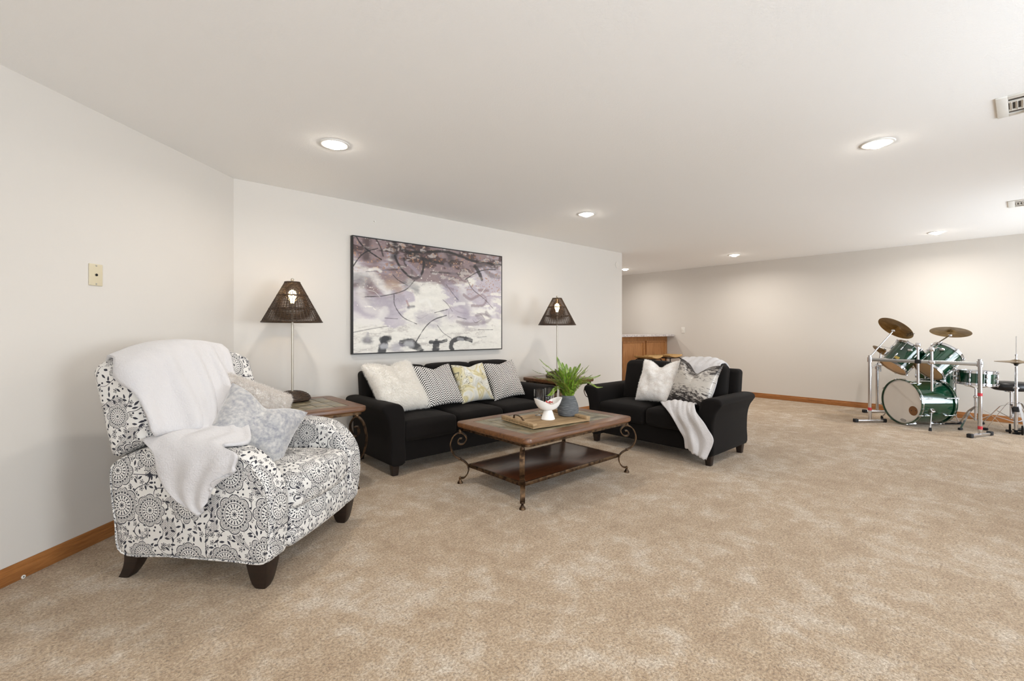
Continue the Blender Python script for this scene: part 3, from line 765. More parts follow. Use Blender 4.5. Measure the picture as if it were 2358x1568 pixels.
# ================================================================== scroll leg tables
def scroll_leg(k, hz):
    """k = unit diagonal outwards; hz = vertical stretch above the shelf. Origin at the shelf corner."""
    S = [(.062, .040), (.032, .046), (.005, .083), (0, .128), (.023, .165), (.069, .193), (.115, .225), (.142, .293), (.124, .358), (.087, .39), (.055, .394), (.023, .371), (.0155, .344), (.037, .312), (.069, .307), (.0825, .3255), (.073, .348), (.052, .35)]
    S = [(s, z if z < .17 else .17 + (z - .17) * hz) for s, z in S]
    C = catmull(S, 5); P = np.array([(k[0] * s, k[1] * s, z) for s, z in C])
    return P
def scroll_table(name, loc, sx, sy, H, label, shelf, cat='table', tiles=True, rz=0):
    o = empty(name, loc, rz); tag(o, label, cat); wm = mm('table_wood')
    t = .042; rim = .105; r = .055
    outer = round_rect(sx, sy, r, 6); k = len(outer)
    inner = np.clip(outer, [-sx / 2 + rim, -sy / 2 + rim], [sx / 2 - rim, sy / 2 - rim])
    L3 = lambda P, z: np.stack([P[:, 0], P[:, 1], np.full(len(P), z)], 1)
    loops = [L3(inner, H - t), L3(poly_inset(outer, .008), H - t), L3(outer, H - t + .01), L3(outer, H - .009), L3(poly_inset(outer, .004), H - .002), L3(poly_inset(outer, .011), H), L3(inner, H), L3(inner, H - .012)]
    V, F = loft(loops, False); F.append(tuple((len(loops) - 1) * k + i for i in range(k)));
    V, F = weld(V, F[:-1])
    mesh('top_frame', (V, F), wm, o, 30)
    # apron under the top
    ap = round_rect(sx - .05, sy - .05, r * .8, 6)
    mesh('apron', loft([L3(ap, H - t - .022), L3(ap, H - t + .002)]), mm('bronze_iron'), o, 30)
    ix, iy = sx - 2 * rim, sy - 2 * rim; g = .004
    mesh('tile_bed', box(-ix / 2, ix / 2, -iy / 2, iy / 2, H - .02, H - .008, 0.), mm('shelf_wood'), o, 0)
    b = .1; xs = [-ix / 2, ix / 2]
    T_ = []
    for s in (-1, 1):                                              # outer ring of long tiles, then the field
        n3 = 3 if ix > .6 else 1
        for i in range(n3): T_.append((-ix / 2 + b + i * (ix - 2 * b) / n3, -ix / 2 + b + (i + 1) * (ix - 2 * b) / n3, s * iy / 2 - (b if s > 0 else 0), s * iy / 2 + (b if s < 0 else 0)))
        for i in range(2): T_.append((s * ix / 2 - (b if s > 0 else 0), s * ix / 2 + (b if s < 0 else 0), -iy / 2 + i * iy / 2, -iy / 2 + (i + 1) * iy / 2))
    fx, fy = ix - 2 * b, iy - 2 * b; nx = 3 if fx > .5 else 2
    for i in range(nx):
        for j in range(2):
            T_.append((-fx / 2 + i * fx / nx, -fx / 2 + (i + 1) * fx / nx, -fy / 2 + j * fy / 2, -fy / 2 + (j + 1) * fy / 2))
    for q, (x0, x1, y0, y1) in enumerate(T_):
        e = mesh('stone_tile', rbox(x1 - x0 - g, y1 - y0 - g, .009, .0025, 1, 1), mm('stone_tile'), o); e.location = ((x0 + x1) / 2, (y0 + y1) / 2, H - .0055 + (q % 3) * .0004)
    # lower shelf with a metal edge
    hx, hy = shelf
    if hx > 0:
        mesh('shelf', box(-hx + .012, hx - .012, -hy + .012, hy - .012, .134, .152, .003), mm('shelf_wood'), o)
        q = np.array([(-hx, -hy, .14), (hx, -hy, .14), (hx, hy, .14), (-hx, hy, .14)])
        mesh('shelf_rim', frame4(-hx, hx, -hy, hy, .014, .126, .154, 'xyz', .003), mm('bronze_iron'), o)
    hx, hy = abs(shelf[0]), abs(shelf[1])
    hz = (H - t - .022 - .016 - .17) / (.394 - .17) * .985
    for ax in (-1, 1):
        for ay in (-1, 1):
            d = np.array([ax, ay]) / math.sqrt(2); org = np.array([ax * hx, ay * hy, 0])
            P = scroll_leg(d, hz) + org
            lg = mesh('leg', ribbon(P, (-d[1], d[0], 0), .034, .008), mm('bronze_iron'), o, 50)
            base = org + np.array([d[0] * .066, d[1] * .066, 0])
            mesh('foot', xf(lathe([(0, 0), (.022, 0), (.022, .006), (.010, .026), (.0085, .036), (.012, .042), (.008, .05), (0, .054)], 16), T(*base)), mm('bronze_iron'), lg)
            zt = H - t - .022
            mesh('ball', xf(lathe([(.007, .02), (.014, .012), (.0165, 0), (.014, -.010), (.006, -.016), (.0, -.017)], 16), T(base[0], base[1], zt - .012)), mm('bronze_iron'), lg)
            c = org + np.array([d[0] * .069, d[1] * .069, .17 + (.193 - .17) * hz])
            mesh('clamp', xf(rbox(.016, .04, .014, .003, 1), T(*c) @ RZ(math.degrees(math.atan2(d[1], d[0])))), mm('bronze_iron'), lg)
    return o
CT = scroll_table('coffee_table', (2.725, 2.605, 0), 1.24, .83, .48, 'wooden coffee table with stone inlay, scrolled iron legs and lower shelf', (.56, .31))
scroll_table('end_table', (1.215, 3.70, 0), .62, .76, .63, 'wooden end table with stone inlay and scrolled iron legs beside the recliner', (.20, .27))
scroll_table('end_table', (4.17, 3.79, 0), .61, .66, .63, 'dark end table in the corner between sofa and love seat', (.20, .22))

# ------------------------------------------------------------------ wicker lamps
def make_lamp(loc, label):
    o = empty('wicker_lamp', loc); tag(o, label, 'lamp', 'wicker lamps on the end tables'); wk = mm('wicker')
    prof = [(0, 0), (.128, 0), (.135, .008)] + [(.135 * math.cos(a) ** .8, .008 + .068 * math.sin(a)) for a in np.linspace(.1, 1.42, 12)] + [(0, .078)]
    base = [lathe(prof, 40)]
    for i in range(11):                                             # wound strands over the dome
        a = .08 + i * .122; rr = .136 * math.cos(a) ** .8; z = .008 + .069 * math.sin(a)
        tt = np.linspace(0, 2 * np.pi, 56, endpoint=False); w_ = rr + .0022 * np.sign(np.sin(tt * 28)) * (1 if i % 2 else -1)
        base.append(tube(np.stack([w_ * np.cos(tt), w_ * np.sin(tt), np.full(56, z)], 1), .0038, 5, True))
    mesh('base', join(*base), wk, o, 60)
    mesh('pole', tube([(0, 0, .07), (0, 0, .86)], .0085, 14), mm('lamp_pole'), o)
    z0, z1, r0, r1 = .637, .958, .225, .055
    S = []; N = 128; tt = np.linspace(0, 2 * np.pi, N, endpoint=False); nr = 46
    for i in range(nr):
        f = i / (nr - 1); rr = r0 + (r1 - r0) * f; am = .0024 * (1 if i % 2 else -1)
        w_ = rr + am * np.sin(tt * 22) ; S.append(tube(np.stack([w_ * np.cos(tt), w_ * np.sin(tt), np.full(N, z0 + (z1 - z0) * f)], 1), (.0024 if i % 15 else .0042), 4, True))
    sh = mesh('shade', join(*S), wk, o, 60)
    st = [rod((r0 * math.cos(a), r0 * math.sin(a), z0), (r1 * math.cos(a), r1 * math.sin(a), z1), .0021, 5) for a in np.linspace(0, 2 * np.pi, 44, endpoint=False)]
    mesh('stakes', join(*st), wk, sh)
    rim = lambda rr, z, w_: tube(np.stack([rr * np.cos(tt), rr * np.sin(tt), np.full(N, z)], 1), w_, 6, True)
    mesh('rims', join(rim(r0, z0, .0055), rim(r1, z1, .0055)), wk, sh)
    hp = catmull([(.012, 0, .80), (.05, 0, .84), (.052, 0, .90), (.012, 0, .965), (-.012, 0, .965), (-.052, 0, .90), (-.05, 0, .84), (-.012, 0, .80)], 6)
    mesh('harp', tube(hp, .0016, 6), mm('lamp_pole'), o)
    mesh('spider', join(rod((-r1, 0, z1 - .002), (r1, 0, z1 - .002), .0018, 6), rod((0, -r1, z1 - .002), (0, r1, z1 - .002), .0018, 6)), mm('lamp_pole'), o)
    mesh('finial', lathe([(.004, .962), (.009, .968), (.013, .978), (.011, .988), (.0, .993)], 16), mm('lamp_pole'), o)
    bl = [(.013, .79), (.014, .80), (.02, .82), (.029, .845), (.031, .865), (.024, .885), (.01, .896), (0, .898)]
    mesh('bulb', lathe(bl, 20), mm('bulb_glow'), o, 179)
    mesh('socket', lathe([(.0, .755), (.017, .755), (.017, .79), (.0, .79)], 16), mm('lamp_pole'), o)
    l = bpy.data.lights.new('lamp_light', 'POINT'); l.energy = 18.; l.shadow_soft_size = .03; l.color = (1., .87, .70)
    lo = bpy.data.objects.new('lamp_light', l); COL.objects.link(lo); lo.location = (0, 0, .862); lo.parent = o
    return o
lamp = make_lamp((1.174, 3.965, .632), 'wicker lamp with dark cone shade on the end table beside the recliner')
l2 = copy_tree(lamp); l2.location = (4.15, 3.79, .632); l2.rotation_euler = (0, 0, .7); l2['label'] = 'wicker lamp with dark cone shade in the corner behind the fern'
cord = catmull([(1.06, 4.03, .641), (1.03, 4.02, .66), (.99, 4.03, .675), (.95, 4.05, .66), (.925, 4.09, .638), (.90, 4.115, .55), (.89, 4.16, .1)], 8)
c_ = mesh('lamp_cord', tube(cord, .003, 6), mm('wire_white'), None); tag(c_, 'thin white lamp cord looping behind the left lamp base', 'cord')

# ================================================================== things on the coffee table
tz = .483
tray = empty('serving_tray', (2.655, 2.55, tz), R_(-8)); tag(tray, 'rustic wooden tray with iron handles on the coffee table', 'tray')
for i in range(4): mesh('plank', rbox(.56, .105, .014, .003, 1, 1, (0, -.1605 + i * .107, .008)), mm('tray_wood'), tray)
for s in (-1, 1):
    mesh('end_rail', rbox(.04, .43, .022, .004, 1, 1, (s * .262, 0, .0265)), mm('tray_wood'), tray)
    hd = catmull([(s * .262, -.07, .038), (s * .262, -.06, .042), (s * .27, -.045, .062), (s * .272, 0, .07), (s * .27, .045, .062), (s * .262, .06, .042), (s * .262, .07, .038)], 5)
    mesh('handle', ribbon(hd, (1, 0, 0), .012, .006), mm('bronze_iron'), tray)
tt_ = tz + .0155
# footed bowl with a wavy rim
bc = at_z(1262, 965, tt_)
bowl = empty('footed_bowl', bc, 0); tag(bowl, 'white ceramic footed bowl with a wavy rim on the tray', 'bowl')
mesh('foot', lathe([(0, 0), (.054, 0), (.056, .004), (.050, .02), (.036, .062), (.030, .078), (.0, .079)], 40), mm('ceramic_white'), bowl)
N = 64; loops = []
a0 = math.atan2(CR[1], CR[0]) + .4
a = np.linspace(0, 2 * np.pi, N, endpoint=False); wv_ = np.cos(2 * (a - a0))
for f in np.linspace(0, 1, 11):                                      # outside, then inside
    r = .028 + (.094 + .024 * wv_ - .028) * f ** .62; z = .074 + (.074 + .022 * wv_ * f ** 2) * f ** 1.6
    loops.append(np.stack([r * np.cos(a), r * np.sin(a), z], 1))
inn = []
for f in np.linspace(1, .0, 11):
    r = .022 + (.094 + .024 * wv_ - .027) * f ** .62; z = .080 + (.074 - .006 + .022 * wv_ * f ** 2) * f ** 1.6
    inn.append(np.stack([r * np.cos(a) * .97, r * np.sin(a) * .97, z], 1))
mesh('bowl', loft(loops + inn), mm('ceramic_white'), bowl, 60)
for i in range(12):
    t = rng.uniform(0, 6.28); q = .045 * math.sqrt(rng.random()); mt = 'petal_red' if i % 3 else 'petal_cream'
    V = np.array([(-.012, 0, .002), (0, -.009, 0), (.013, 0, .004), (0, .009, .001), (0, 0, .008)]); F = [(0, 1, 4), (1, 2, 4), (2, 3, 4), (3, 0, 4), (3, 2, 1, 0)]
    e = mesh('dried_petal', (V * 1.25, F), mm(mt)); e.location = (bc[0] + q * math.cos(t), bc[1] + q * math.sin(t), bc[2] + .108 + .16 * q + .010 * (i % 3)); e.rotation_euler = (rng.uniform(-.6, .6), rng.uniform(-.6, .6), t)
    tag(e, ('small red' if i % 3 else 'small cream') + ' dried petal in the white footed bowl', 'petal', 'dried petals in the bowl, ' + ('red' if i % 3 else 'cream'))
# stemmed glasses
def glass(c, label):
    g = mesh('wine_glass', lathe([(0, .0), (.034, 0), (.034, .0025), (.012, .006), (.0045, .014), (.004, .085), (.010, .092), (.034, .100), (.040, .115), (.041, .16), (.0405, .215), (.0395, .215), (.0395, .16), (.0385, .117), (.031, .103), (0, .097)], 32), mm('clear_glass'), None, 50)
    g.location = c; tag(g, label, 'glass', 'stemmed glasses on the tray')
gl1 = at_z(1241, 956, tt_); glass(gl1, 'clear stemmed glass on the tray behind the white bowl, the left one')
gl2 = gl1 + np.array([.115, -.012, 0]); glass(gl2, 'clear stemmed glass on the tray between the bowl and the fern, the right one')
# vase and fern
vc = at_z(1308, 956, tt_); vc = np.array([vc[0], vc[1], tt_])
prof = [(0, 0), (.072, 0), (.080, .006), (.0865, .03), (.0875, .055), (.083, .085), (.072, .12), (.060, .148), (.052, .160), (.047, .166), (.042, .164), (.040, .15), (.05, .12), (0, .11)]
pf = []
for q in catmull(prof[1:10], 6):
    pf.append((q[0] - (.0018 if (q[1] * 62) % 1 < .22 else 0), q[1]))
vase = mesh('ribbed_vase', lathe([(0, 0)] + pf + prof[10:], 48), mm('grey_pottery'), None, 60); vase.location = vc; tag(vase, 'grey ribbed pottery vase on the tray', 'vase')
fern = empty('fern_plant', vc + np.array([0, 0, .125])); tag(fern, 'green fern with arching fronds standing in the grey vase', 'plant')
b0 = np.array([0, 0, .0])
tipsc = [(240, 70, .05), (60, 350, -.02), (75, 530, -.05), (320, 265, .12), (700, 20, .06), (835, 165, .1), (1050, 280, .15), (1190, 270, .16), (1310, 190, .05), (1530, 235, .0), (1510, 350, .1),
         (1830, 485, -.02), (1880, 800, -.10), (450, 1020, -.16), (400, 370, .08), (820, 655, -.22), (600, 610, -.14), (1000, 420, -.05), (900, 330, .0), (1200, 480, -.12), (650, 330, -.06), (1330, 560, .12), (480, 640, .05), (1120, 930, -.10), (1010, 560, -.2)]
gq = np.random.default_rng(5)
for k in range(16):                                                   # shorter fronds filling the crown
    a_ = -2.75 + 2.35 * (k + .5) / 16; L_ = gq.uniform(480, 720)
    tipsc.append((1000 + L_ * 1.1 * math.cos(a_), 860 + L_ * .95 * math.sin(a_), gq.uniform(-.16, .16)))
Zv = float((vc - EYEP) @ CF)
def frond(P, wmax, seed):
    C = catmull(P, 12); n = len(C); g = np.random.default_rng(seed)
    Tn = np.gradient(C, axis=0); Tn /= np.linalg.norm(Tn, axis=1, keepdims=True)
    up = np.array([0, 0, 1.0]); side = np.cross(Tn, up); side /= np.maximum(np.linalg.norm(side, axis=1, keepdims=True), 1e-6)
    tw = g.uniform(-.5, .5); nor = np.cross(side, Tn); side = side * math.cos(tw) + nor * math.sin(tw)
    V, F = [], []; m = 42; L = np.linspace(.10, .985, m)
    for f in L:
        x = f * (n - 1); i = int(x); fr = x - i; i2 = min(i + 1, n - 1); p = C[i] * (1 - fr) + C[i2] * fr
        w_ = wmax * 1.35 * min(1, (f + .05) * 3.2) * (1 - f ** 2.2) + .004
        for s in (-1, 1):
            d = side[i] * s + Tn[i] * .35 + nor[i] * g.uniform(-.05, .25) ; d /= np.linalg.norm(d); b = Tn[i]
            k = len(V); hw = .0066 * (1 - .4 * f)
            V += [p, p + d * w_ * .45 + b * hw, p + d * w_ + b * hw * .3, p + d * w_ * .45 - b * hw * .8]
            F.append((k, k + 1, k + 2, k + 3))
    return (np.array(V), F), C
for i, (cx_, cy_, dz) in enumerate(tipsc):
    u = 1220 + .0893 * cx_; v = 820 + .0893 * cy_
    tip = at_d(u, v, Zv + dz) - (vc + np.array([0, 0, .125]))
    hgt = np.linalg.norm(tip[:2])
    mid = tip * .5 + np.array([0, 0, .035 + .22 * hgt * (.9 if tip[2] < .16 else .5)])
    st = np.array([.016 * math.cos(i * 2.4), .016 * math.sin(i * 2.4), .0])
    VF, C = frond([st, st * 1.5 + mid * .35 + np.array([0, 0, .02]), mid, tip * .8 + mid * .06 + np.array([0, 0, .012]), tip], .021, i)
    fo = mesh('frond', VF, mm('fern_green'), fern, 0)
    mesh('stem', tube(C, np.linspace(.0022, .0006, len(C)), 5), mm('fern_stem'), fo)

# ================================================================== painting
YP = YS - .046
c0 = at_y(811, 541, YP); c1 = at_y(1156, 590, YP); cb0 = at_y(811, 816, YP); cb1 = at_y(1156, 804.5, YP)
px0, px1 = c0[0], c1[0]; pz0, pz1 = (cb0[2] + cb1[2]) / 2, (c0[2] + c1[2]) / 2
PW, PH = px1 - px0, pz1 - pz0
paint = empty('painting', ((px0 + px1) / 2, YS, pz0)); tag(paint, 'large abstract painting in mauve, grey and cream with black strokes, thin dark frame', 'painting')
fr = .011
mesh('frame', frame4(-PW / 2, PW / 2, 0, PH, fr, -.05, -.004, 'xzy'), mm('black_frame'), paint)
GW, GH = 600, 364
U, Vv = np.meshgrid(np.linspace(0, 1, GW), np.linspace(0, 1, GH), indexing='ij')
X = U * PW; Z = Vv * PH
def fbm(s, seed, ax=1., octv=5):
    g = np.random.default_rng(seed); out = np.zeros_like(X); amp = 1.
    for o_ in range(octv):
        n = int(max(PW, PH) * s * 2 ** o_) + 4; G = g.random((n, n))
        gx = X * s * 2 ** o_ * ax; gy = Z * s * 2 ** o_
        ix = np.floor(gx).astype(int) % (n - 1); iy = np.floor(gy).astype(int) % (n - 1); fx = gx - np.floor(gx); fy = gy - np.floor(gy)
        fx = fx * fx * (3 - 2 * fx); fy = fy * fy * (3 - 2 * fy)
        out += amp * (G[ix, iy] * (1 - fx) * (1 - fy) + G[ix + 1, iy] * fx * (1 - fy) + G[ix, iy + 1] * (1 - fx) * fy + G[ix + 1, iy + 1] * fx * fy); amp *= .55
    return (out - out.min()) / (out.max() - out.min())
cream = np.array(lin((220, 215, 205))[:3]); lav = np.array(lin((178, 168, 176))[:3]); mau = np.array(lin((128, 106, 106))[:3]); dk = np.array(lin((62, 42, 38))[:3]); grn = np.array(lin((168, 158, 152))[:3])
n1 = fbm(2.2, 1, .55); n2 = fbm(5, 2, .5, 6); n3 = fbm(26, 3, .30, 3); n4 = fbm(9, 4, .25, 5); n5 = fbm(60, 5, .8, 2)
def sm(x, a, b): t = np.clip((x - a) / (b - a), 0, 1); return t * t * (3 - 2 * t)
def lay(col, a):
    global C
    C = C + (np.asarray(col) - C) * np.clip(a, 0, 1)[..., None]
C = cream[None, None] * np.ones(X.shape + (1,))
lay(grn, .55 * sm(n4 + .3 * (n5 - .5), .52, .66))                                             # dry horizontal brushing
lay(lav, .95 * sm(n2 + .25 * (n3 - .5), .40, .56) * sm(Vv + .5 * (n1 - .5), .12, .40))
lay(lav * .82, .8 * sm(n1 + .4 * (n4 - .5), .52, .66) * sm(Vv, .2, .45))
lay(cream, .9 * sm(n4 + .35 * (n3 - .5), .60, .70) * sm(.95 - Vv, 0, .3))
lay(mau, .92 * sm(Vv + .55 * (n1 - .5) + .3 * (n4 - .5), .66, .80))
lay(dk, .9 * sm(n2 + .5 * (n3 - .5), .50, .64) * sm(Vv + .35 * (n1 - .5), .74, .86))
lay(grn * 1.1, .8 * sm(n3 + .3 * (n5 - .5), .66, .74) * sm(Vv, .5, .75))
lay(cream * 1.05, .9 * sm(n5, .74, .80) * sm(n4, .45, .6))
lay(np.array(lin((150, 104, 70))[:3]), .7 * sm(n5 + .5 * (n2 - .5), .74, .82) * sm(Vv, .45, .7))
C = C * (1 + (n3 - .5) * .18 + (n5 - .5) * .10)[..., None]
def uvp(cx, cy):
    q = at_y(780 + cx * .2104, 510 + cy * .2104, YP); return np.array([q[0] - px0, q[2] - pz0])
def stroke(pts, w, col, al=1., soft=.35, closed=False, dry=.3):
    global C
    P = catmull([uvp(*p) for p in pts], 10, closed); best = np.full(X.shape, 9.)
    for p, q in zip(P[:-1], P[1:]):
        d = q - p; L = max(d @ d, 1e-9); t = np.clip(((X - p[0]) * d[0] + (Z - p[1]) * d[1]) / L, 0, 1)
        best = np.minimum(best, np.hypot(X - p[0] - t * d[0], Z - p[1] - t * d[1]))
    best = best + (n3 - .5) * w * .35 + (n5 - .5) * w * .25
    a = al * (1 - sm(best, w / 2 * (1 - soft), w / 2 * (1 + soft))) * (1 - dry * sm(n3, .55, .75))
    C = C + (np.array(lin(col)[:3]) - C) * a[..., None]
BK = (30, 23, 21); GY = (84, 78, 82); WH = (222, 217, 210); MV = (136, 116, 118)
stroke([(150, 560), (330, 570), (450, 690), (530, 760)], .09, WH, .8, .6); stroke([(270, 620), (230, 800), (300, 950), (430, 1000)], .08, WH, .5, .7)
stroke([(160, 1030), (280, 1090), (420, 1090), (500, 980)], .08, WH, .6, .6); stroke([(1350, 760), (1380, 880), (1500, 960), (1640, 1000)], .1, WH, .6, .6)
stroke([(1690, 860), (1680, 960), (1740, 1130)], .06, WH, .5, .6); stroke([(160, 640), (230, 630), (290, 640)], .13, GY, .6, .8)
stroke([(1180, 690), (1300, 800), (1390, 960), (1400, 1120)], .12, (150, 140, 152), .55, .8); stroke([(900, 1060), (960, 1050), (1040, 1090)], .14, (150, 140, 154), .6, .9)
stroke([(740, 690), (800, 700), (850, 740)], .08, (120, 116, 118), .7, .7); stroke([(540, 690), (610, 690), (650, 740)], .09, (168, 138, 112), .6, .8)
stroke([(1370, 800), (1450, 850), (1560, 800), (1620, 850), (1580, 920), (1460, 920)], .03, MV, .7, .6)
stroke([(1300, 1100), (1460, 1130), (1660, 1080), (1620, 1000)], .04, (146, 134, 134), .7, .6)
stroke([(300, 200), (300, 320), (290, 380)], .07, (58, 42, 38), .8, .8); stroke([(600, 230), (610, 330), (600, 370)], .07, BK, .8, .7); stroke([(1190, 330), (1220, 390), (1230, 440)], .07, BK, .7, .8)
stroke([(740, 330), (950, 325), (1160, 320), (1330, 370), (1500, 430), (1780, 470)], .028, BK, .95, .5); stroke([(700, 300), (860, 380), (1000, 420), (1220, 480)], .03, BK, .85, .6)
stroke([(610, 370), (660, 480), (760, 590), (850, 615), (910, 560), (930, 450), (915, 400)], .022, BK, .95, .5); stroke([(710, 400), (730, 480)], .025, BK, .8, .6)
stroke([(180, 150), (240, 240), (330, 320), (460, 410)], .014, BK, .95, .4); stroke([(150, 480), (220, 380), (300, 320), (420, 285)], .011, BK, .9, .4)
stroke([(400, 180), (450, 270), (480, 370)], .014, BK, .8, .5); stroke([(590, 200), (640, 260), (690, 300)], .03, BK, .8, .6); stroke([(720, 230), (870, 325)], .02, BK, .6, .6)
stroke([(290, 545), (470, 530), (640, 520)], .008, BK, .8, .4); stroke([(280, 825), (500, 810), (720, 750), (830, 640)], .009, BK, .85, .4)
stroke([(590, 580), (650, 640), (750, 695)], .009, BK, .7, .4); stroke([(600, 800), (610, 920), (700, 1050), (850, 1125)], .009, BK, .8, .4)
stroke([(1010, 550), (1200, 560), (1330, 572)], .02, BK, .7, .6); stroke([(1390, 630), (1500, 560), (1600, 525), (1720, 520)], .012, BK, .85, .5)
stroke([(1500, 490), (1540, 560), (1570, 630)], .045, BK, .9, .4); stroke([(1480, 490), (1560, 480)], .03, BK, .7, .6); stroke([(1350, 470), (1375, 540)], .03, (110, 92, 90), .8, .4); stroke([(1450, 480), (1470, 540)], .03, (110, 92, 90), .7, .4)
stroke([(1400, 620), (1470, 740), (1600, 850), (1700, 960)], .010, (90, 76, 76), .8, .4); stroke([(1180, 690), (1260, 800), (1310, 860)], .010, GY, .8, .5)
stroke([(1540, 750), (1640, 755)], .03, (140, 120, 120), .8, .4); stroke([(1180, 1030), (1040, 1080), (940, 1170), (840, 1330)], .010, BK, .9, .4); stroke([(1080, 1140), (1140, 1220), (1240, 1290)], .007, BK, .7, .4)
stroke([(1050, 1000), (1190, 965)], .008, BK, .8, .4); stroke([(150, 1220), (350, 1180), (540, 1150)], .008, BK, .6, .4); stroke([(500, 1060), (640, 1068)], .008, BK, .6, .4); stroke([(1530, 1190), (1690, 1188)], .008, BK, .7, .4)
stroke([(1300, 1045), (1400, 1072)], .008, BK, .7, .4); stroke([(1520, 1275), (1620, 1265)], .007, BK, .5, .4); stroke([(760, 940), (820, 935)], .03, (96, 92, 100), .8, .7); stroke([(740, 870), (760, 920)], .02, (150, 108, 100), .6, .6)
stroke([(290, 1310), (330, 1310)], .07, (96, 92, 98), .8, .8); stroke([(310, 1230), (310, 1300)], .03, (150, 146, 150), .6, .7)
gq = np.random.default_rng(31)
for k in range(26):                                                   # loose scratches and scribbles
    x_, y_ = gq.uniform(250, 1650), gq.uniform(420, 1150); L_ = gq.uniform(60, 220); a_ = gq.uniform(-.5, .9); q_ = gq.uniform(-60, 60)
    stroke([(x_, y_), (x_ + L_ * .5 * math.cos(a_) + q_ * .4, y_ + L_ * .5 * math.sin(a_) - q_), (x_ + L_ * math.cos(a_), y_ + L_ * math.sin(a_))], gq.choice([.006, .008, .03, .05]), [(96, 84, 84), (150, 138, 146), (226, 222, 214), (128, 112, 116)][k % 4], .65, .5)
# the cut-off lettering along the lower edge
LT = (38, 36, 38)
stroke([(505, 1300), (480, 1370), (465, 1440)], .085, LT, .95, .25); stroke([(470, 1305), (545, 1300)], .06, LT, .9, .3); stroke([(470, 1375), (510, 1372)], .05, (176, 174, 176), .8, .6)
stroke([(695, 1330), (760, 1330), (840, 1370), (890, 1425)], .085, LT, .95, .3); stroke([(740, 1345), (790, 1350)], .06, (200, 198, 198), .6, .8)
stroke([(1000, 1325), (1090, 1325), (1180, 1308)], .036, LT, .95, .25); stroke([(1072, 1330), (1065, 1420)], .085, LT, .95, .2)
stroke([(1455, 1305), (1350, 1283), (1260, 1310), (1230, 1370), (1245, 1415)], .05, LT, .95, .25); stroke([(1310, 1290), (1360, 1300)], .03, (180, 178, 178), .5, .6)
stroke([(620, 1400), (650, 1390)], .10, (150, 144, 156), .6, .9)
ix_ = PW - 2 * fr + .004; iz_ = PH - 2 * fr + .004
thick = .0012 * (n3 - .5) * sm(Vv, .3, .9)
V = np.stack([(U - .5) * ix_, -.046 - thick, fr - .002 + Vv * iz_], -1).reshape(-1, 3)
F = [q[::-1] for q in grid_faces(GW, GH)]
F = [q[::-1] for q in F]
m = mk('paint_film', rough=.5); at = m.nd('Attribute', attribute_name='Col'); m.col(at.outputs['Color'])
cv = mesh('canvas', (V, [q[::-1] for q in grid_faces(GW, GH)]), m.m, paint, 0)
ca = cv.data.color_attributes.new('Col', 'FLOAT_COLOR', 'POINT')
ca.data.foreach_set('color', np.concatenate([np.clip(C, 0, 1).reshape(-1, 3), np.ones((GW * GH, 1))], 1).astype(np.float32).ravel())
mesh('backing', box(-PW / 2 + fr, PW / 2 - fr, -.042, -.006, fr, PH - fr, 0.), mm('black_frame'), paint, 0)

# ================================================================== recliner
CH_YAW = R_(-50)
rc = -1.45 * CR + 2.575 * CF
REC = empty('recliner', (rc[0], rc[1], 0), CH_YAW); tag(REC, 'recliner armchair in white and slate floral fabric with dark wooden legs', 'armchair')
ff = mm('floral_fabric')
def chair_part(name, VF, parent=REC, off=(0, 0), smooth=50):
    o = mesh(name, VF, ff, parent, smooth); box_uv(o, off); return o
ap = catmull([(-.365, .13), (-.1, .128), (.2, .128), (.385, .13), (.415, .22), (.425, .33), (.415, .45), (.365, .545), (.285, .615), (.18, .648), (.0, .655), (-.2, .65), (-.32, .615), (-.405, .565), (-.42, .5), (-.395, .3)], 5, True)
parts = []
for s in (-1, 1):
    V, F = prism(ap, .15, .032, 5); V = V.copy()
    V[:, 1] = V[:, 1] + s * .355
    V[:, 1] += s * .012 * np.sin(np.clip((V[:, 2] - .13) / .5, 0, 1) * np.pi)
    F = [q[::-1] for q in F]
    a_ = chair_part('armrest', (V, F), off=(.11 * s, .07)); parts.append(a_)
    rim = poly_inset(ap, .010); w_ = np.stack([rim[:, 0], np.full(len(rim), s * .428 + 0) + s * .012 * np.sin(np.clip((rim[:, 1] - .13) / .5, 0, 1) * np.pi), rim[:, 1]], 1)
    wp = mesh('welt', tube(w_, .0045, 6, True), ff, a_); box_uv(wp)
def backf(V):
    V = V.copy(); h = (V[:, 2] + .30) / .60; u = V[:, 1] / .41
    V[:, 2] += .105 * np.clip(1 - u ** 2, -.2, 1) * np.clip(h, 0, 1) ** 1.5
    V[:, 0] += np.where(V[:, 0] > 0, .035, -.01) * np.clip(1 - u ** 2, 0, 1) * np.clip(1 - (h - .5) ** 2 * 4, 0, 1)
    side = np.clip((np.abs(V[:, 1]) - .255) / .04, 0, 1); fr_ = np.clip((V[:, 0] + .125) / .25, 0, 1)
    V[:, 2] += side * (1 - np.clip(h, 0, 1)) * (.14 + .115 * fr_)
    V[:, 0] += -.26 * (V[:, 2] + .3)
    return V
parts.append(chair_part('backrest', rbox(.25, .83, .60, .055, 4, 18, (-.29, 0, .72), backf), off=(.03, .21)))
bw = parts[-1]
parts.append(chair_part('rear_panel', rbox(.30, .56, .42, .03, 3, 2, (-.255, 0, .345)), off=(.4, .1)))
def seatf(V):
    V = V.copy(); u = V[:, 1] / .285; f = V[:, 0] / .30
    V[:, 2] += np.where(V[:, 2] > 0, .035, 0) * np.clip(1 - u ** 2, 0, 1) * np.clip(1 - f ** 4 * .6, 0, 1)
    V[:, 0] += np.where(V[:, 0] > .2, .03, 0) * np.clip(1 - u ** 2, 0, 1)
    V[:, 2] += smooth_noise(V[:, :2], 14, 5, .006)
    return V
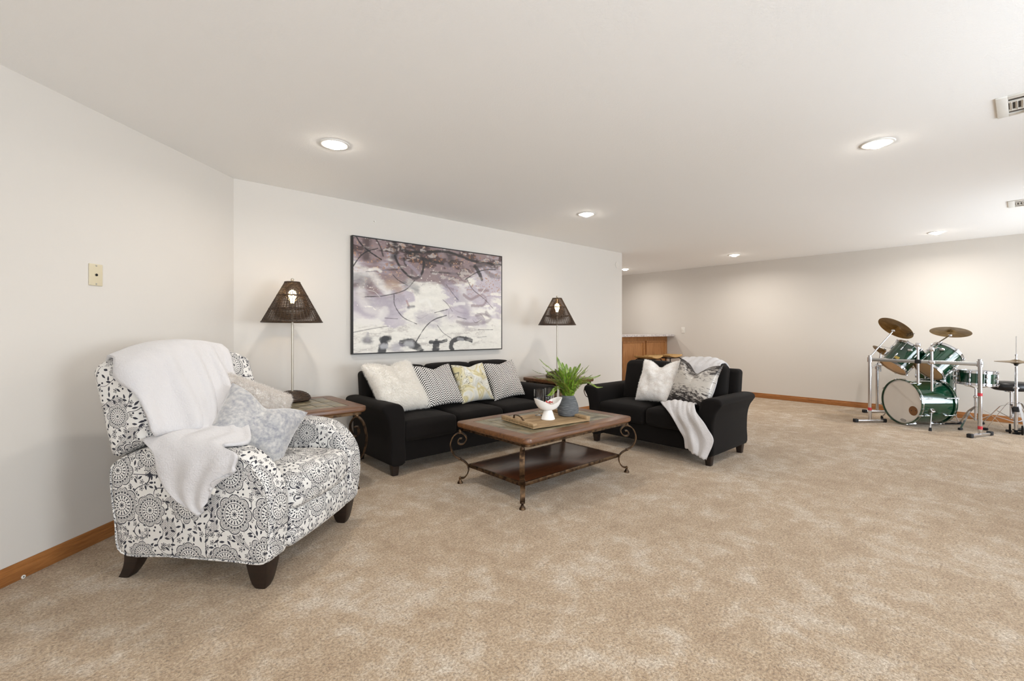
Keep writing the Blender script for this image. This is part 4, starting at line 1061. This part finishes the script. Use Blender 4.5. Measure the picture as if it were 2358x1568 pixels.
parts.append(chair_part('seat_cushion', rbox(.62, .57, .17, .06, 4, 10, (.125, 0, .395), seatf), off=(.2, .33), smooth=179))
def frontf(V):
    V = V.copy(); u = V[:, 1] / .29; w = V[:, 2] / .11; V[:, 0] += np.where(V[:, 0] > 0, .028, 0) * np.clip(1 - u ** 2, 0, 1) * np.clip(1 - w ** 2, 0, 1); return V
parts.append(chair_part('footrest_panel', rbox(.12, .575, .20, .045, 4, 8, (.365, 0, .235), frontf), off=(.15, .12), smooth=179))
for s in (-1, 1):
    L_ = []
    for f in np.linspace(0, 1, 7):                                 # front: fat tapered leg
        wx = .052 + .060 * f ** .6; L_.append(sq(.335 + .012 * (1 - f) * 0, s * .37, .135 * f, wx, .048 + .05 * f ** .6, .008, 2))
    mesh('leg', loft(L_), mm('dark_leg'), REC, 40)
    L_ = []
    for f in np.linspace(0, 1, 7):                                 # rear: sabre leg sweeping back
        L_.append(sq(-.335 - .055 * (1 - f) ** 2, s * .37, .135 * f, .055 + .03 * f, .055 + .02 * f, .008, 2))
    mesh('leg', loft(L_), mm('dark_leg'), REC, 40)
# pillows on the recliner
bpy.context.view_layer.update()
MW = REC.matrix_world
def cl(x, y, z): return np.array(MW @ Vector((x, y, z)))
def cdir(x, y, z): return tuple(MW.to_3x3() @ Vector((x, y, z)))
GR = 'pillows on the recliner'
cushion('fur_pillow', 'grey_fur', .40, .40, .17, cl(-.085, .09, .71), cdir(.80, -.40, .44), cdir(-.40, .1, .9), -34, 'fuzzy grey fur pillow at the back of the recliner', .0, 21, (34000, .022, 'grey_strand', (0, -.5, .1)), group=GR)
cushion('velvet_pillow', 'grey_velvet', .43, .43, .21, cl(.06, -.075, .655), cdir(.66, -.56, .50), cdir(-.36, .2, .91), -36, 'grey crushed velvet pillow in front on the recliner seat', .055, 22, group=GR, ears=.09, wr=.012)
# throw: over the back, down onto the arm, corner hanging outside the arm
NPl = np.array(cdir(0, -1, 0))
def ca(u, v, y): return hit(u, v, cl(0, y, 0), NPl)               # on a plane parallel to the chair's near side
def ctop(u, v, z): return at_z(u, v, z)
rows = [
    [cl(-.60, -.22, .78), cl(-.60, -.12, .76), cl(-.60, .0, .76), cl(-.60, .11, .76), cl(-.60, .22, .78)],
    [cl(-.58, -.28, .98), cl(-.59, -.15, 1.03), cl(-.60, -.02, 1.06), cl(-.60, .10, 1.06), cl(-.60, .23, 1.03)],
    [cl(-.50, -.335, 1.03), cl(-.47, -.20, 1.10), cl(-.47, -.05, 1.14), cl(-.47, .08, 1.14), cl(-.47, .22, 1.10)],
    [cl(-.36, -.40, .93), cl(-.32, -.22, 1.00), cl(-.30, -.06, 1.03), cl(-.30, .07, 1.03), cl(-.31, .18, 1.00)],
    [cl(-.24, -.43, .80), cl(-.20, -.24, .84), cl(-.18, -.10, .86), cl(-.18, .02, .88), cl(-.20, .12, .88)],
    [cl(-.20, -.43, .71), cl(-.12, -.28, .72), cl(-.07, -.20, .72), cl(-.06, -.12, .74), cl(-.08, .0, .76)],
    [cl(-.23, -.36, .685), cl(-.13, -.30, .70), cl(-.02, -.27, .70), cl(.10, -.27, .685), cl(.20, -.28, .66)],
    [cl(-.25, -.42, .675), cl(-.14, -.41, .69), cl(-.03, -.41, .685), cl(.09, -.41, .68), cl(.17, -.42, .665)],
    [ca(357, 1046, -.462), ca(410, 1052, -.466), ca(460, 1052, -.466), ca(505, 1050, -.466), ca(545, 1046, -.462)],
    [ca(372, 1090, -.462), ca(415, 1096, -.468), ca(455, 1092, -.474), ca(500, 1082, -.470), ca(542, 1074, -.464)],
    [ca(393, 1128, -.462), ca(422, 1134, -.468), ca(452, 1126, -.470), ca(488, 1106, -.470), ca(541, 1086, -.464)],
    [ca(425, 1162, -.462), ca(440, 1166, -.466), ca(456, 1160, -.468), ca(480, 1136, -.468), ca(500, 1104, -.464)],
    [ca(462, 1183, -.462), ca(464, 1183, -.464), ca(468, 1178, -.466), ca(478, 1152, -.466), ca(490, 1122, -.464)],
]
P = patch(rows, 6, 12)
m_, n_, _ = P.shape
ii = np.arange(m_)[:, None] * 1.; jj = np.arange(n_)[None, :] * 1.
P = P + np.array(cdir(1, -.3, .3))[None, None] * (.012 * np.sin(jj * .33 + ii * .11) * np.exp(-((ii - 28) / 9) ** 2))[..., None]
P = drape(P, bvh_of(parts), .014, .15, 5)
P[..., :] += np.array(cdir(.9, -.2, .35))[None, None] * (.020 * np.clip(np.sin(jj * .55 + ii * .05 + .8 * np.sin(ii * .15)), 0, 1) * np.clip((ii - 14) / 5, 0, 1) * np.clip((36 - ii) / 6, 0, 1))[..., None]
P = P + NPl[None, None] * (.007 * (1 + np.sin(jj * .38 + ii * .13)) * np.clip((ii - 46) / 6, 0, 1))[..., None]
P[..., 2] += .005 * np.sin(jj * .5 + 1.3) * np.exp(-((ii - 38) / 5) ** 2)
th2 = mesh('throw_blanket', shell(P, .016), mm('throw_fleece'), None, 179); tag(th2, 'white fleece throw draped over the back and arm of the recliner', 'blanket')
tg = ca(491, 1131, -.468)
e = mesh('care_tag', xf(rbox(.022, .002, .03, .0006, 1), T(*tg) @ RZ(-50) @ RY(20)), mm('white_plastic'), th2)

# ================================================================== drum kit
ch, gr = mm('chrome'), mm('green_lacquer')
def axrot(ax):
    z = Vector(ax).normalized(); return Vector((0, 0, 1)).rotation_difference(z).to_matrix().to_4x4()
def ring(r, z, w, n=48): t = np.linspace(0, 2 * np.pi, n, endpoint=False); return tube(np.stack([r * np.cos(t), r * np.sin(t), np.full(n, z)], 1), w, 6, True)
def drum(name, c, ax, r, d, nl, label, cat='drum', batter='drum_head', reso='tan_head', wood=False, roll=0., badge=False):
    """local +Z = batter side"""
    M = axrot(ax) @ RZ(roll); M.translation = Vector(c)
    o = bpy.data.objects.new(name, None); COL.objects.link(o); o.matrix_world = M; tag(o, label, cat)
    mesh('shell', lathe([(r - .008, -d / 2), (r, -d / 2), (r, d / 2), (r - .008, d / 2), (r - .008, -d / 2)], 64), gr, o)
    for s, hm in ((1, batter), (-1, reso)):
        z = s * d / 2
        mesh('head', lathe([(r - .001, z - s * .004), (r + .001, z), (r - .004, z + s * .004), (r - .02, z + s * .0045), (0, z + s * .005)][::s], 64), mm(hm), o, 60)
        hp = [(r + .004, z - s * .022), (r + .014, z - s * .022), (r + .014, z + s * .016), (r + .004, z + s * .016), (r + .004, z - s * .022)] if wood else [(r + .003, z - s * .012), (r + .008, z - s * .012), (r + .008, z + s * .012), (r + .012, z + s * .014), (r + .012, z + s * .017), (r + .003, z + s * .017), (r + .003, z - s * .012)]
        hoop = mesh('hoop', lathe(hp[::s], 64), gr if wood else ch, o, 40)
        if wood: mesh('inlay', lathe([(r + .0142, z - s * .012), (r + .0158, z - s * .012), (r + .0158, z - s * .002), (r + .0142, z - s * .002)][::s], 64), ch, hoop, 40)
        for i in range(nl):
            a = 2 * np.pi * (i + .5) / nl; x, y = math.cos(a), math.sin(a)
            L = rod(((r + .014) * x, (r + .014) * y, z + s * .02), ((r + .013) * x, (r + .013) * y, z - s * .09), .003, 6)
            lg = xf(rbox(.022, .014, .05, .006, 2), T((r + .010) * x, (r + .010) * y, z - s * .10) @ RZ(math.degrees(a)))
            ex = xf(rbox(.012, .02, .03, .004, 1), T((r + .018) * x, (r + .018) * y, z + s * .008) @ RZ(math.degrees(a)))
            pr = [L, lg, ex]
            if wood: pr.append(xf(rbox(.005, .035, .006, .002, 1), T((r + .014) * x, (r + .014) * y, z + s * .03) @ RZ(math.degrees(a))))
            mesh('lug', join(*pr), ch, o)
    return o
yw = R_(38); bax = np.array([-math.cos(yw), math.sin(yw), 0])         # bass drum front direction
bcx = np.array([7.62, 1.035, .297]); bd = .44
bass = drum('bass_drum', bcx - bax * bd / 2, bax, .270, bd, 8, 'large green bass drum lying on its side with a white front head', 'drum', 'drum_head', 'drum_head', True, 0.)
bpy.context.view_layer.update(); BI = bass.matrix_world.inverted()
def bl(p): return np.array(BI @ Vector(p))
def onhead(u, v): return bl(hit(u, v, bcx + bax * .0055, bax))
pc = onhead(2103, 946); pc2 = onhead(2080, 967.5)
hd = next(c for c in bass.children if c.name.startswith('head'))
mesh('port_patch', xf(lathe([(0, .0), (.058, .0), (.058, .002), (0, .002)], 40), T(*pc)), mm('port_brown'), hd)
for u in (2099, 2109): q = onhead(u, 945.5); mesh('port_dot', xf(lathe([(0, 0), (.006, 0), (.006, .002), (0, .002)], 12), T(q[0], q[1], q[2] + .002)), mm('ink'), hd)
# maker's oval near the lower rim: an outline with a smudge of lettering
upv = np.array(BI.to_3x3() @ Vector((0, 0, 1))); rt = np.cross(upv, np.array([0, 0, 1.])); 
t = np.linspace(0, 2 * np.pi, 40, endpoint=False); ov = pc2 + np.outer(np.cos(t) * .040, rt) + np.outer(np.sin(t) * .014, upv) + [0, 0, .0005]
lt_ = [tube(ov, .0016, 5, True)]
for k in range(7):
    b_ = pc2 + rt * (-.026 + .0085 * k); hgt = .0055 + .003 * ((k * 5) % 3 == 0)
    lt_.append(tube([b_ - upv * .005, b_ + upv * (hgt - .001) + rt * .002, b_ + rt * .006 - upv * .004], .0011, 4))
mesh('maker_oval', join(*lt_), mm('ink'), hd)
for u, v, su, sv in ((2096, 948, 2142, 990), (2040, 948, 2031, 962)):
    foot = at_z(su, sv, 0.012)
    side = np.array([-bax[1], bax[0], 0]) * (1 if su > 2100 else -1)          # towards the viewer's right or left
    q0 = bcx - bax * .13 + side * .262 + np.array([0, 0, -.08]); q1 = np.array([foot[0], foot[1], .02]) if su > 2100 else bcx - bax * .10 + side * .40 + np.array([0, 0, -.277])
    sp = mesh('spur', join(tube([bl(q0), bl(q1)], .008, 10), xf(rbox(.05, .05, .05, .008, 2), T(*bl(q0)))), ch, bass)
    mesh('spur_tip', xf(lathe([(0, -.02), (.016, -.02), (.013, .02), (0, .02)], 12), T(*bl(q1)) @ BI.to_3x3().to_4x4()), mm('rubber'), sp)
def nrm(tilt, az): t, a = R_(tilt), R_(az); return np.array([math.sin(t) * math.cos(a), math.sin(t) * math.sin(a), math.cos(t)])
t1c, t1a = np.array([7.745, 1.055, .85]), nrm(40, 312); t2c, t2a = np.array([7.815, .715, .815]), nrm(46, 316)
tm1 = drum('rack_tom', t1c, t1a, .150, .30, 6, 'green rack tom on the left above the bass drum, tilted', roll=20)
tm2 = drum('rack_tom', t2c, t2a, .160, .31, 6, 'green rack tom on the right above the bass drum, tilted')
mi_ = tm1.matrix_world.inverted(); bd_ = hit(2065, 818, t1c - CF * .145, CF)
bq = np.array(mi_ @ Vector(bd_)); ba = math.atan2(bq[1], bq[0])
mesh('badge', xf(rbox(.003, .05, .034, .001, 1), T(.1515 * math.cos(ba), .1515 * math.sin(ba), bq[2]) @ RZ(math.degrees(ba)) ), mm('brass_badge'), tm1)
sn = drum('snare_drum', (7.98, .39, .625), (0.02, -.03, 1), .178, .14, 8, 'shallow green snare drum with chrome hoops on its stand', reso='drum_head', roll=10)
ft = drum('floor_tom', (8.42, .80, .50), (0, 0, 1), .19, .36, 8, 'green floor tom behind the bass drum, mostly hidden')
for k in range(3):
    a = 2 * np.pi * k / 3 + .5; x, y = .205 * math.cos(a), .205 * math.sin(a)
    mesh('leg', tube([(x, y, .05), (x, y, -.42), (x * 1.12, y * 1.12, -.50)], .007, 8), ch, ft)
# snare stand
ss = empty('snare_stand', (7.98, .39, 0)); tag(ss, 'chrome tripod stand under the snare drum', 'drum stand')
mesh('tube', join(rod((0, 0, .10), (0, 0, .40), .0125), rod((0, 0, .36), (0, 0, .50), .009), xf(rbox(.04, .04, .03, .008, 2), T(0, 0, .39))), ch, ss)
for k in range(3):
    a = 2 * np.pi * k / 3 + 2.7; x, y = math.cos(a), math.sin(a)
    lg = mesh('leg', join(ribbon([(.01 * x, .01 * y, .27), (.12 * x, .12 * y, .20), (.27 * x, .27 * y, .02)], (-y, x, 0), .02, .004), rod((0, 0, .1), (.13 * x, .13 * y, .18), .004, 6)), ch, ss)
    mesh('foot', xf(rbox(.05, .03, .028, .008, 2), T(.275 * x, .275 * y, .015) @ RZ(math.degrees(a))), mm('rubber'), lg)
    mesh('basket_arm', tube(catmull([(0, 0, .49), (.08 * x, .08 * y, .515), (.185 * x, .185 * y, .535), (.203 * x, .203 * y, .56)], 5), .005, 8), ch, ss)
# rack: two front posts on T feet, cross bar, rear-left post, boom arms
pL = at_z(2003, 972, 0.); pR = at_z(2257, 1005, 0.); rk = empty('drum_rack', (pL[0], pL[1], 0)); tag(rk, 'chrome drum rack with two posts, cross bar and red tape bands', 'drum rack')
def rel(p): return np.array(p) - np.array([pL[0], pL[1], 0])
def post(p, h, foot_dir, name='post', taped=()):
    p = rel(p); po = mesh(name, join(rod((p[0], p[1], .02), (p[0], p[1], h), .019, 16)), ch, rk)
    f = np.array(foot_dir, float); f /= np.linalg.norm(f); a = math.degrees(math.atan2(f[1], f[0]))
    mesh('t_foot', xf(rbox(.38, .04, .03, .008, 2), T(p[0], p[1], .02) @ RZ(a)), ch, po)
    for s in (-1, 1): mesh('foot_cap', xf(rbox(.05, .05, .045, .01, 2), T(p[0] + s * f[0] * .185, p[1] + s * f[1] * .185, .023) @ RZ(a)), mm('rubber'), po)
    mesh('clamp', xf(join(lathe([(.019, -.03), (.028, -.03), (.028, .03), (.019, .03)], 20), rod((.02, 0, .0), (.055, 0, 0), .007, 8)), T(p[0], p[1], h - .055) @ RZ(200)), ch, po)
    for z in taped: mesh('tape_band', lathe([(.0195, z - .018), (.0205, z - .018), (.0205, z + .018), (.0195, z + .018)], 20, (p[0], p[1], 0)), mm('red_tape'), po)
    return po
hp_ = .875
post(pL, hp_, CR, 'post', (.175,)); post(pR, hp_, CR + .35 * CF, 'post', (.10, .475))
zb = hp_ - .055; a_, b_ = rel(pL), rel(pR); dv = (b_ - a_) / np.linalg.norm(b_ - a_)
M = Matrix.Translation(Vector((a_ + b_) / 2) + Vector((0, 0, zb))) @ RZ(math.degrees(math.atan2(dv[1], dv[0])))
mesh('cross_bar', xf(rbox(float(np.linalg.norm(b_ - a_)), .03, .042, .008, 2), M), mm('steel'), rk)
p3 = at_z(2020, 950, 0.); post(p3, .72, CR, 'post')
mesh('side_bar', rod((a_[0], a_[1], .70), tuple(rel(p3)[:2]) + (.70,), .012, 10), ch, rk)
def clampbox(p, mat='chrome'): mesh('clamp', rbox(.06, .06, .05, .012, 2, 1, tuple(p)), mm(mat), rk)
# tom posts on the bar
for u, zt, zl, mt in ((2114, 1.035, .55, 'rubber'), (2146, .98, .47, 'chrome')):
    w_ = hit(u, 836, (pL[0], pL[1], 0), (dv[1], -dv[0], 0)); q = rel((w_[0], w_[1], 0))
    mesh('tom_post', rod((q[0], q[1], zl), (q[0], q[1], zt), .0135, 12), ch, rk); clampbox((q[0], q[1], zb), mt)
    tc, ta, rr = (t1c, t1a, .150) if u < 2120 else (t2c, t2a, .160)
    tgt = rel(tc); dd = np.array([q[0], q[1], zt]) - tgt; dd = dd - ta * (dd @ ta); edge = tgt + dd / np.linalg.norm(dd) * (rr + .01) + ta * .08
    mesh('tom_arm', join(tube([(q[0], q[1], zt - .02), tuple((np.array([q[0], q[1], zt]) + edge) / 2 + [0, 0, .02]), tuple(edge)], .009, 8), xf(rbox(.04, .05, .05, .012, 2), T(q[0], q[1], zt - .01)), xf(rbox(.05, .05, .03, .01, 2), T(*edge))), ch, rk)
# cymbals with boom arms
c1, n1_ = np.array([7.75, 1.10, 1.255]), nrm(42, 320); c2, n2_ = np.array([8.10, .62, 1.21]), nrm(20, 350); c3, n3_ = np.array([8.13, 1.29, .93]), nrm(40, 305)
def boom(arm_from, c, n):
    b = np.array(c) - np.array(n) * .075
    mesh('boom_arm', join(rod(rel(arm_from), rel(b), .0085, 10), rod(rel(b), rel(np.array(c) + np.array(n) * .018), .0042, 8), xf(rbox(.034, .04, .034, .01, 2), T(*rel(b)))), ch, rk)
def cym(name, c, n, r, label, mark=None):
    M = axrot(n); M.translation = Vector(c)
    pr = [(.0055, .0), (.012, .004), (.03, -.001), (.045, -.010), (.06, -.014), (r * .6, -.022), (r, -.034), (r, -.0352), (r * .6, -.0235), (.06, -.0155), (.045, -.0115), (.03, -.0025), (.012, .0025), (.0055, -.0015), (.0055, 0)]
    o = mesh(name, lathe(pr, 64), mm('cymbal_bronze'), None, 60); o.matrix_world = M; tag(o, label, 'cymbal', 'cymbals on the drum rack')
    mesh('felt', lathe([(.005, .003), (.016, .003), (.016, .012), (.005, .012)], 16), mm('rubber'), o)
    mesh('wing_nut', lathe([(.0, .028), (.008, .026), (.010, .018), (.012, .0125), (0, .0125)], 14), ch, o)
    if mark:
        Mi = M.inverted(); g = []
        for pts in mark:
            Q = []
            for u, v in catmull(pts, 5):
                d = Vector(ray(u, v)); nn = Vector(n); p = Vector(EYEP) + d * (nn.dot(Vector(c) - nn * .03 - Vector(EYEP)) / nn.dot(d)); q = Mi @ p
                rr = math.hypot(q.x, q.y); zz = np.interp(rr, [.06, r * .6, r], [-.0155, -.0235, -.0352]) - .0006; Q.append((q.x, q.y, zz))
            g.append(tube(Q, .0025, 4))
        mesh('stamp', join(*g), mm('ink'), o)
    return o
scr = [[(2087, 767), (2091, 770), (2098, 766), (2088, 773), (2094, 773), (2104, 768)], [(2096, 771), (2100, 765), (2103, 768), (2098, 771), (2107, 767)]]
cym('crash_cymbal', c1, n1_, .205, 'bronze cymbal tilted steeply at the left of the drum kit', scr)
boom((pL[0], pL[1], hp_ - .02), c1, n1_)
cym('ride_cymbal', c2, n2_, .20, 'bronze cymbal lying nearly flat over the right rack tom')
w_ = hit(2135, 806, t2c - CF * .1, CF); boom(tuple(w_), c2, n2_)
cym('splash_cymbal', c3, n3_, .135, 'small tilted cymbal behind the left rack tom')
q3 = rel(p3); mesh('boom_arm', tube([(q3[0], q3[1], .70), tuple(rel(c3 - n3_ * .075)), tuple(rel(c3 + n3_ * .018))], .0065, 8), ch, rk)
mesh('tom_arm', join(rod((q3[0] + .04, q3[1] - .03, .60), (q3[0] + .04, q3[1] - .03, .98), .0115, 10), rod((q3[0] + .04, q3[1] - .03, .97), tuple(rel(t1c + t1a * .08 + np.array([.10, .10, .03]))), .008, 8), xf(rbox(.09, .07, .05, .012, 2), T(q3[0] + .02, q3[1] - .015, .70))), ch, rk)
# hi-hat stand at the right edge
hq = at_z(2340, 1000, 0.); hh = empty('hi_hat_stand', (hq[0], hq[1], 0)); tag(hh, 'chrome hi-hat stand with two cymbals at the right edge', 'drum stand')
zh = 1.2 - (832 - HY) * float((hq - EYEP) @ CF) / FPX
mesh('tube', join(rod((0, 0, .05), (0, 0, zh - .30), .0165, 14), rod((0, 0, zh - .33), (0, 0, zh - .06), .0125, 14), xf(lathe([(.016, 0), (.026, .004), (.026, .02), (.014, .026)], 18), T(0, 0, zh - .32))), ch, hh)
mesh('pull_rod', rod((0, 0, zh - .06), (0, 0, zh + .29), .0032, 8), ch, hh)
mesh('seat_cup', lathe([(.0, -.055), (.014, -.05), (.026, -.02), (.026, -.01), (0, -.01)], 18, (0, 0, zh)), mm('rubber'), hh)
r = .178; pr = [(.006, .016), (.028, .012), (.05, .002), (r * .6, -.004), (r, -.010), (r, -.0112), (.05, .0006), (.006, .0)]
mesh('upper_cymbal', lathe(pr, 64, (0, 0, zh + .006)), mm('cymbal_bronze'), hh, 60)
mesh('lower_cymbal', lathe([(a, -z) for a, z in pr][::-1], 64, (0, 0, zh - .018)), mm('cymbal_bronze'), hh, 60)
mesh('clutch', lathe([(.0, .018), (.013, .018), (.013, .032), (.007, .036), (.007, .062), (.012, .066), (.012, .080), (0, .084)], 14, (0, 0, zh)), ch, hh)
for k in range(3):
    a = 2 * np.pi * k / 3 + 3.5; x, y = math.cos(a), math.sin(a)
    lg = mesh('leg', join(ribbon(catmull([(.012 * x, .012 * y, .36), (.06 * x, .06 * y, .36), (.11 * x, .11 * y, .28), (.25 * x, .25 * y, .015)], 4), (-y, x, 0), .022, .004), rod((.01 * x, .01 * y, .14), (.16 * x, .16 * y, .18), .004, 6)), ch, hh)
    mesh('foot', xf(rbox(.045, .03, .03, .008, 2), T(.252 * x, .252 * y, .017) @ RZ(math.degrees(a))), mm('rubber'), lg)
mesh('memory_lock', rbox(.055, .055, .06, .012, 2, 1, (0, 0, .29)), mm('rubber'), hh)
mesh('pedal', xf(join(rbox(.28, .085, .012, .004, 1, 1, (.16, 0, .045)), rbox(.30, .06, .012, .004, 1, 1, (.14, 0, .008)), box(-.01, .01, -.06, -.045, .0, .11, .004), box(-.01, .01, .045, .06, .0, .11, .004)), RZ(-20)), mm('black_metal'), hh)
# throne
tq = at_z(2322, 905, .50); tq = np.array([8.30, .10, 0]); tn = empty('drum_throne', tq); tag(tn, 'black padded round drum throne behind the hi-hat stand', 'stool')
mesh('seat', lathe([(0, .47), (.15, .47), (.172, .485), (.178, .52), (.172, .555), (.14, .572), (0, .575)], 48), mm('black_vinyl'), tn, 60)
mesh('column', join(rod((0, 0, .12), (0, 0, .47), .0125, 12), lathe([(.0, .44), (.06, .45), (.06, .47), (0, .47)], 20)), ch, tn)
for k in range(3):
    a = 2 * np.pi * k / 3 + 1.2; x, y = math.cos(a), math.sin(a)
    lg = mesh('leg', join(ribbon([(.012 * x, .012 * y, .30), (.1 * x, .1 * y, .26), (.27 * x, .27 * y, .02)], (-y, x, 0), .022, .004), rod((0, 0, .13), (.13 * x, .13 * y, .2), .004, 6)), ch, tn)
    mesh('foot', xf(rbox(.05, .03, .03, .008, 2), T(.272 * x, .272 * y, .017) @ RZ(math.degrees(a))), mm('rubber'), lg)
# kick pedal behind the bass drum
kp = bcx - bax * (bd + .17); kpd = empty('kick_pedal', (kp[0], kp[1], 0), math.atan2(bax[1], bax[0])); tag(kpd, 'low metal kick pedal on the carpet behind the bass drum', 'pedal')
mesh('base_plate', rbox(.26, .09, .008, .003, 1, 1, (-.02, 0, .006)), mm('black_metal'), kpd)
mesh('footboard', xf(rbox(.24, .08, .01, .004, 1), T(-.02, 0, .05) @ RY(-14)), mm('steel'), kpd)
mesh('frame', join(rod((.09, -.05, .01), (.09, -.05, .2), .008), rod((.09, .05, .01), (.09, .05, .2), .008), rod((.09, -.06, .19), (.09, .06, .19), .006), rod((.09, 0, .19), (.11, 0, .30), .004)), ch, kpd)
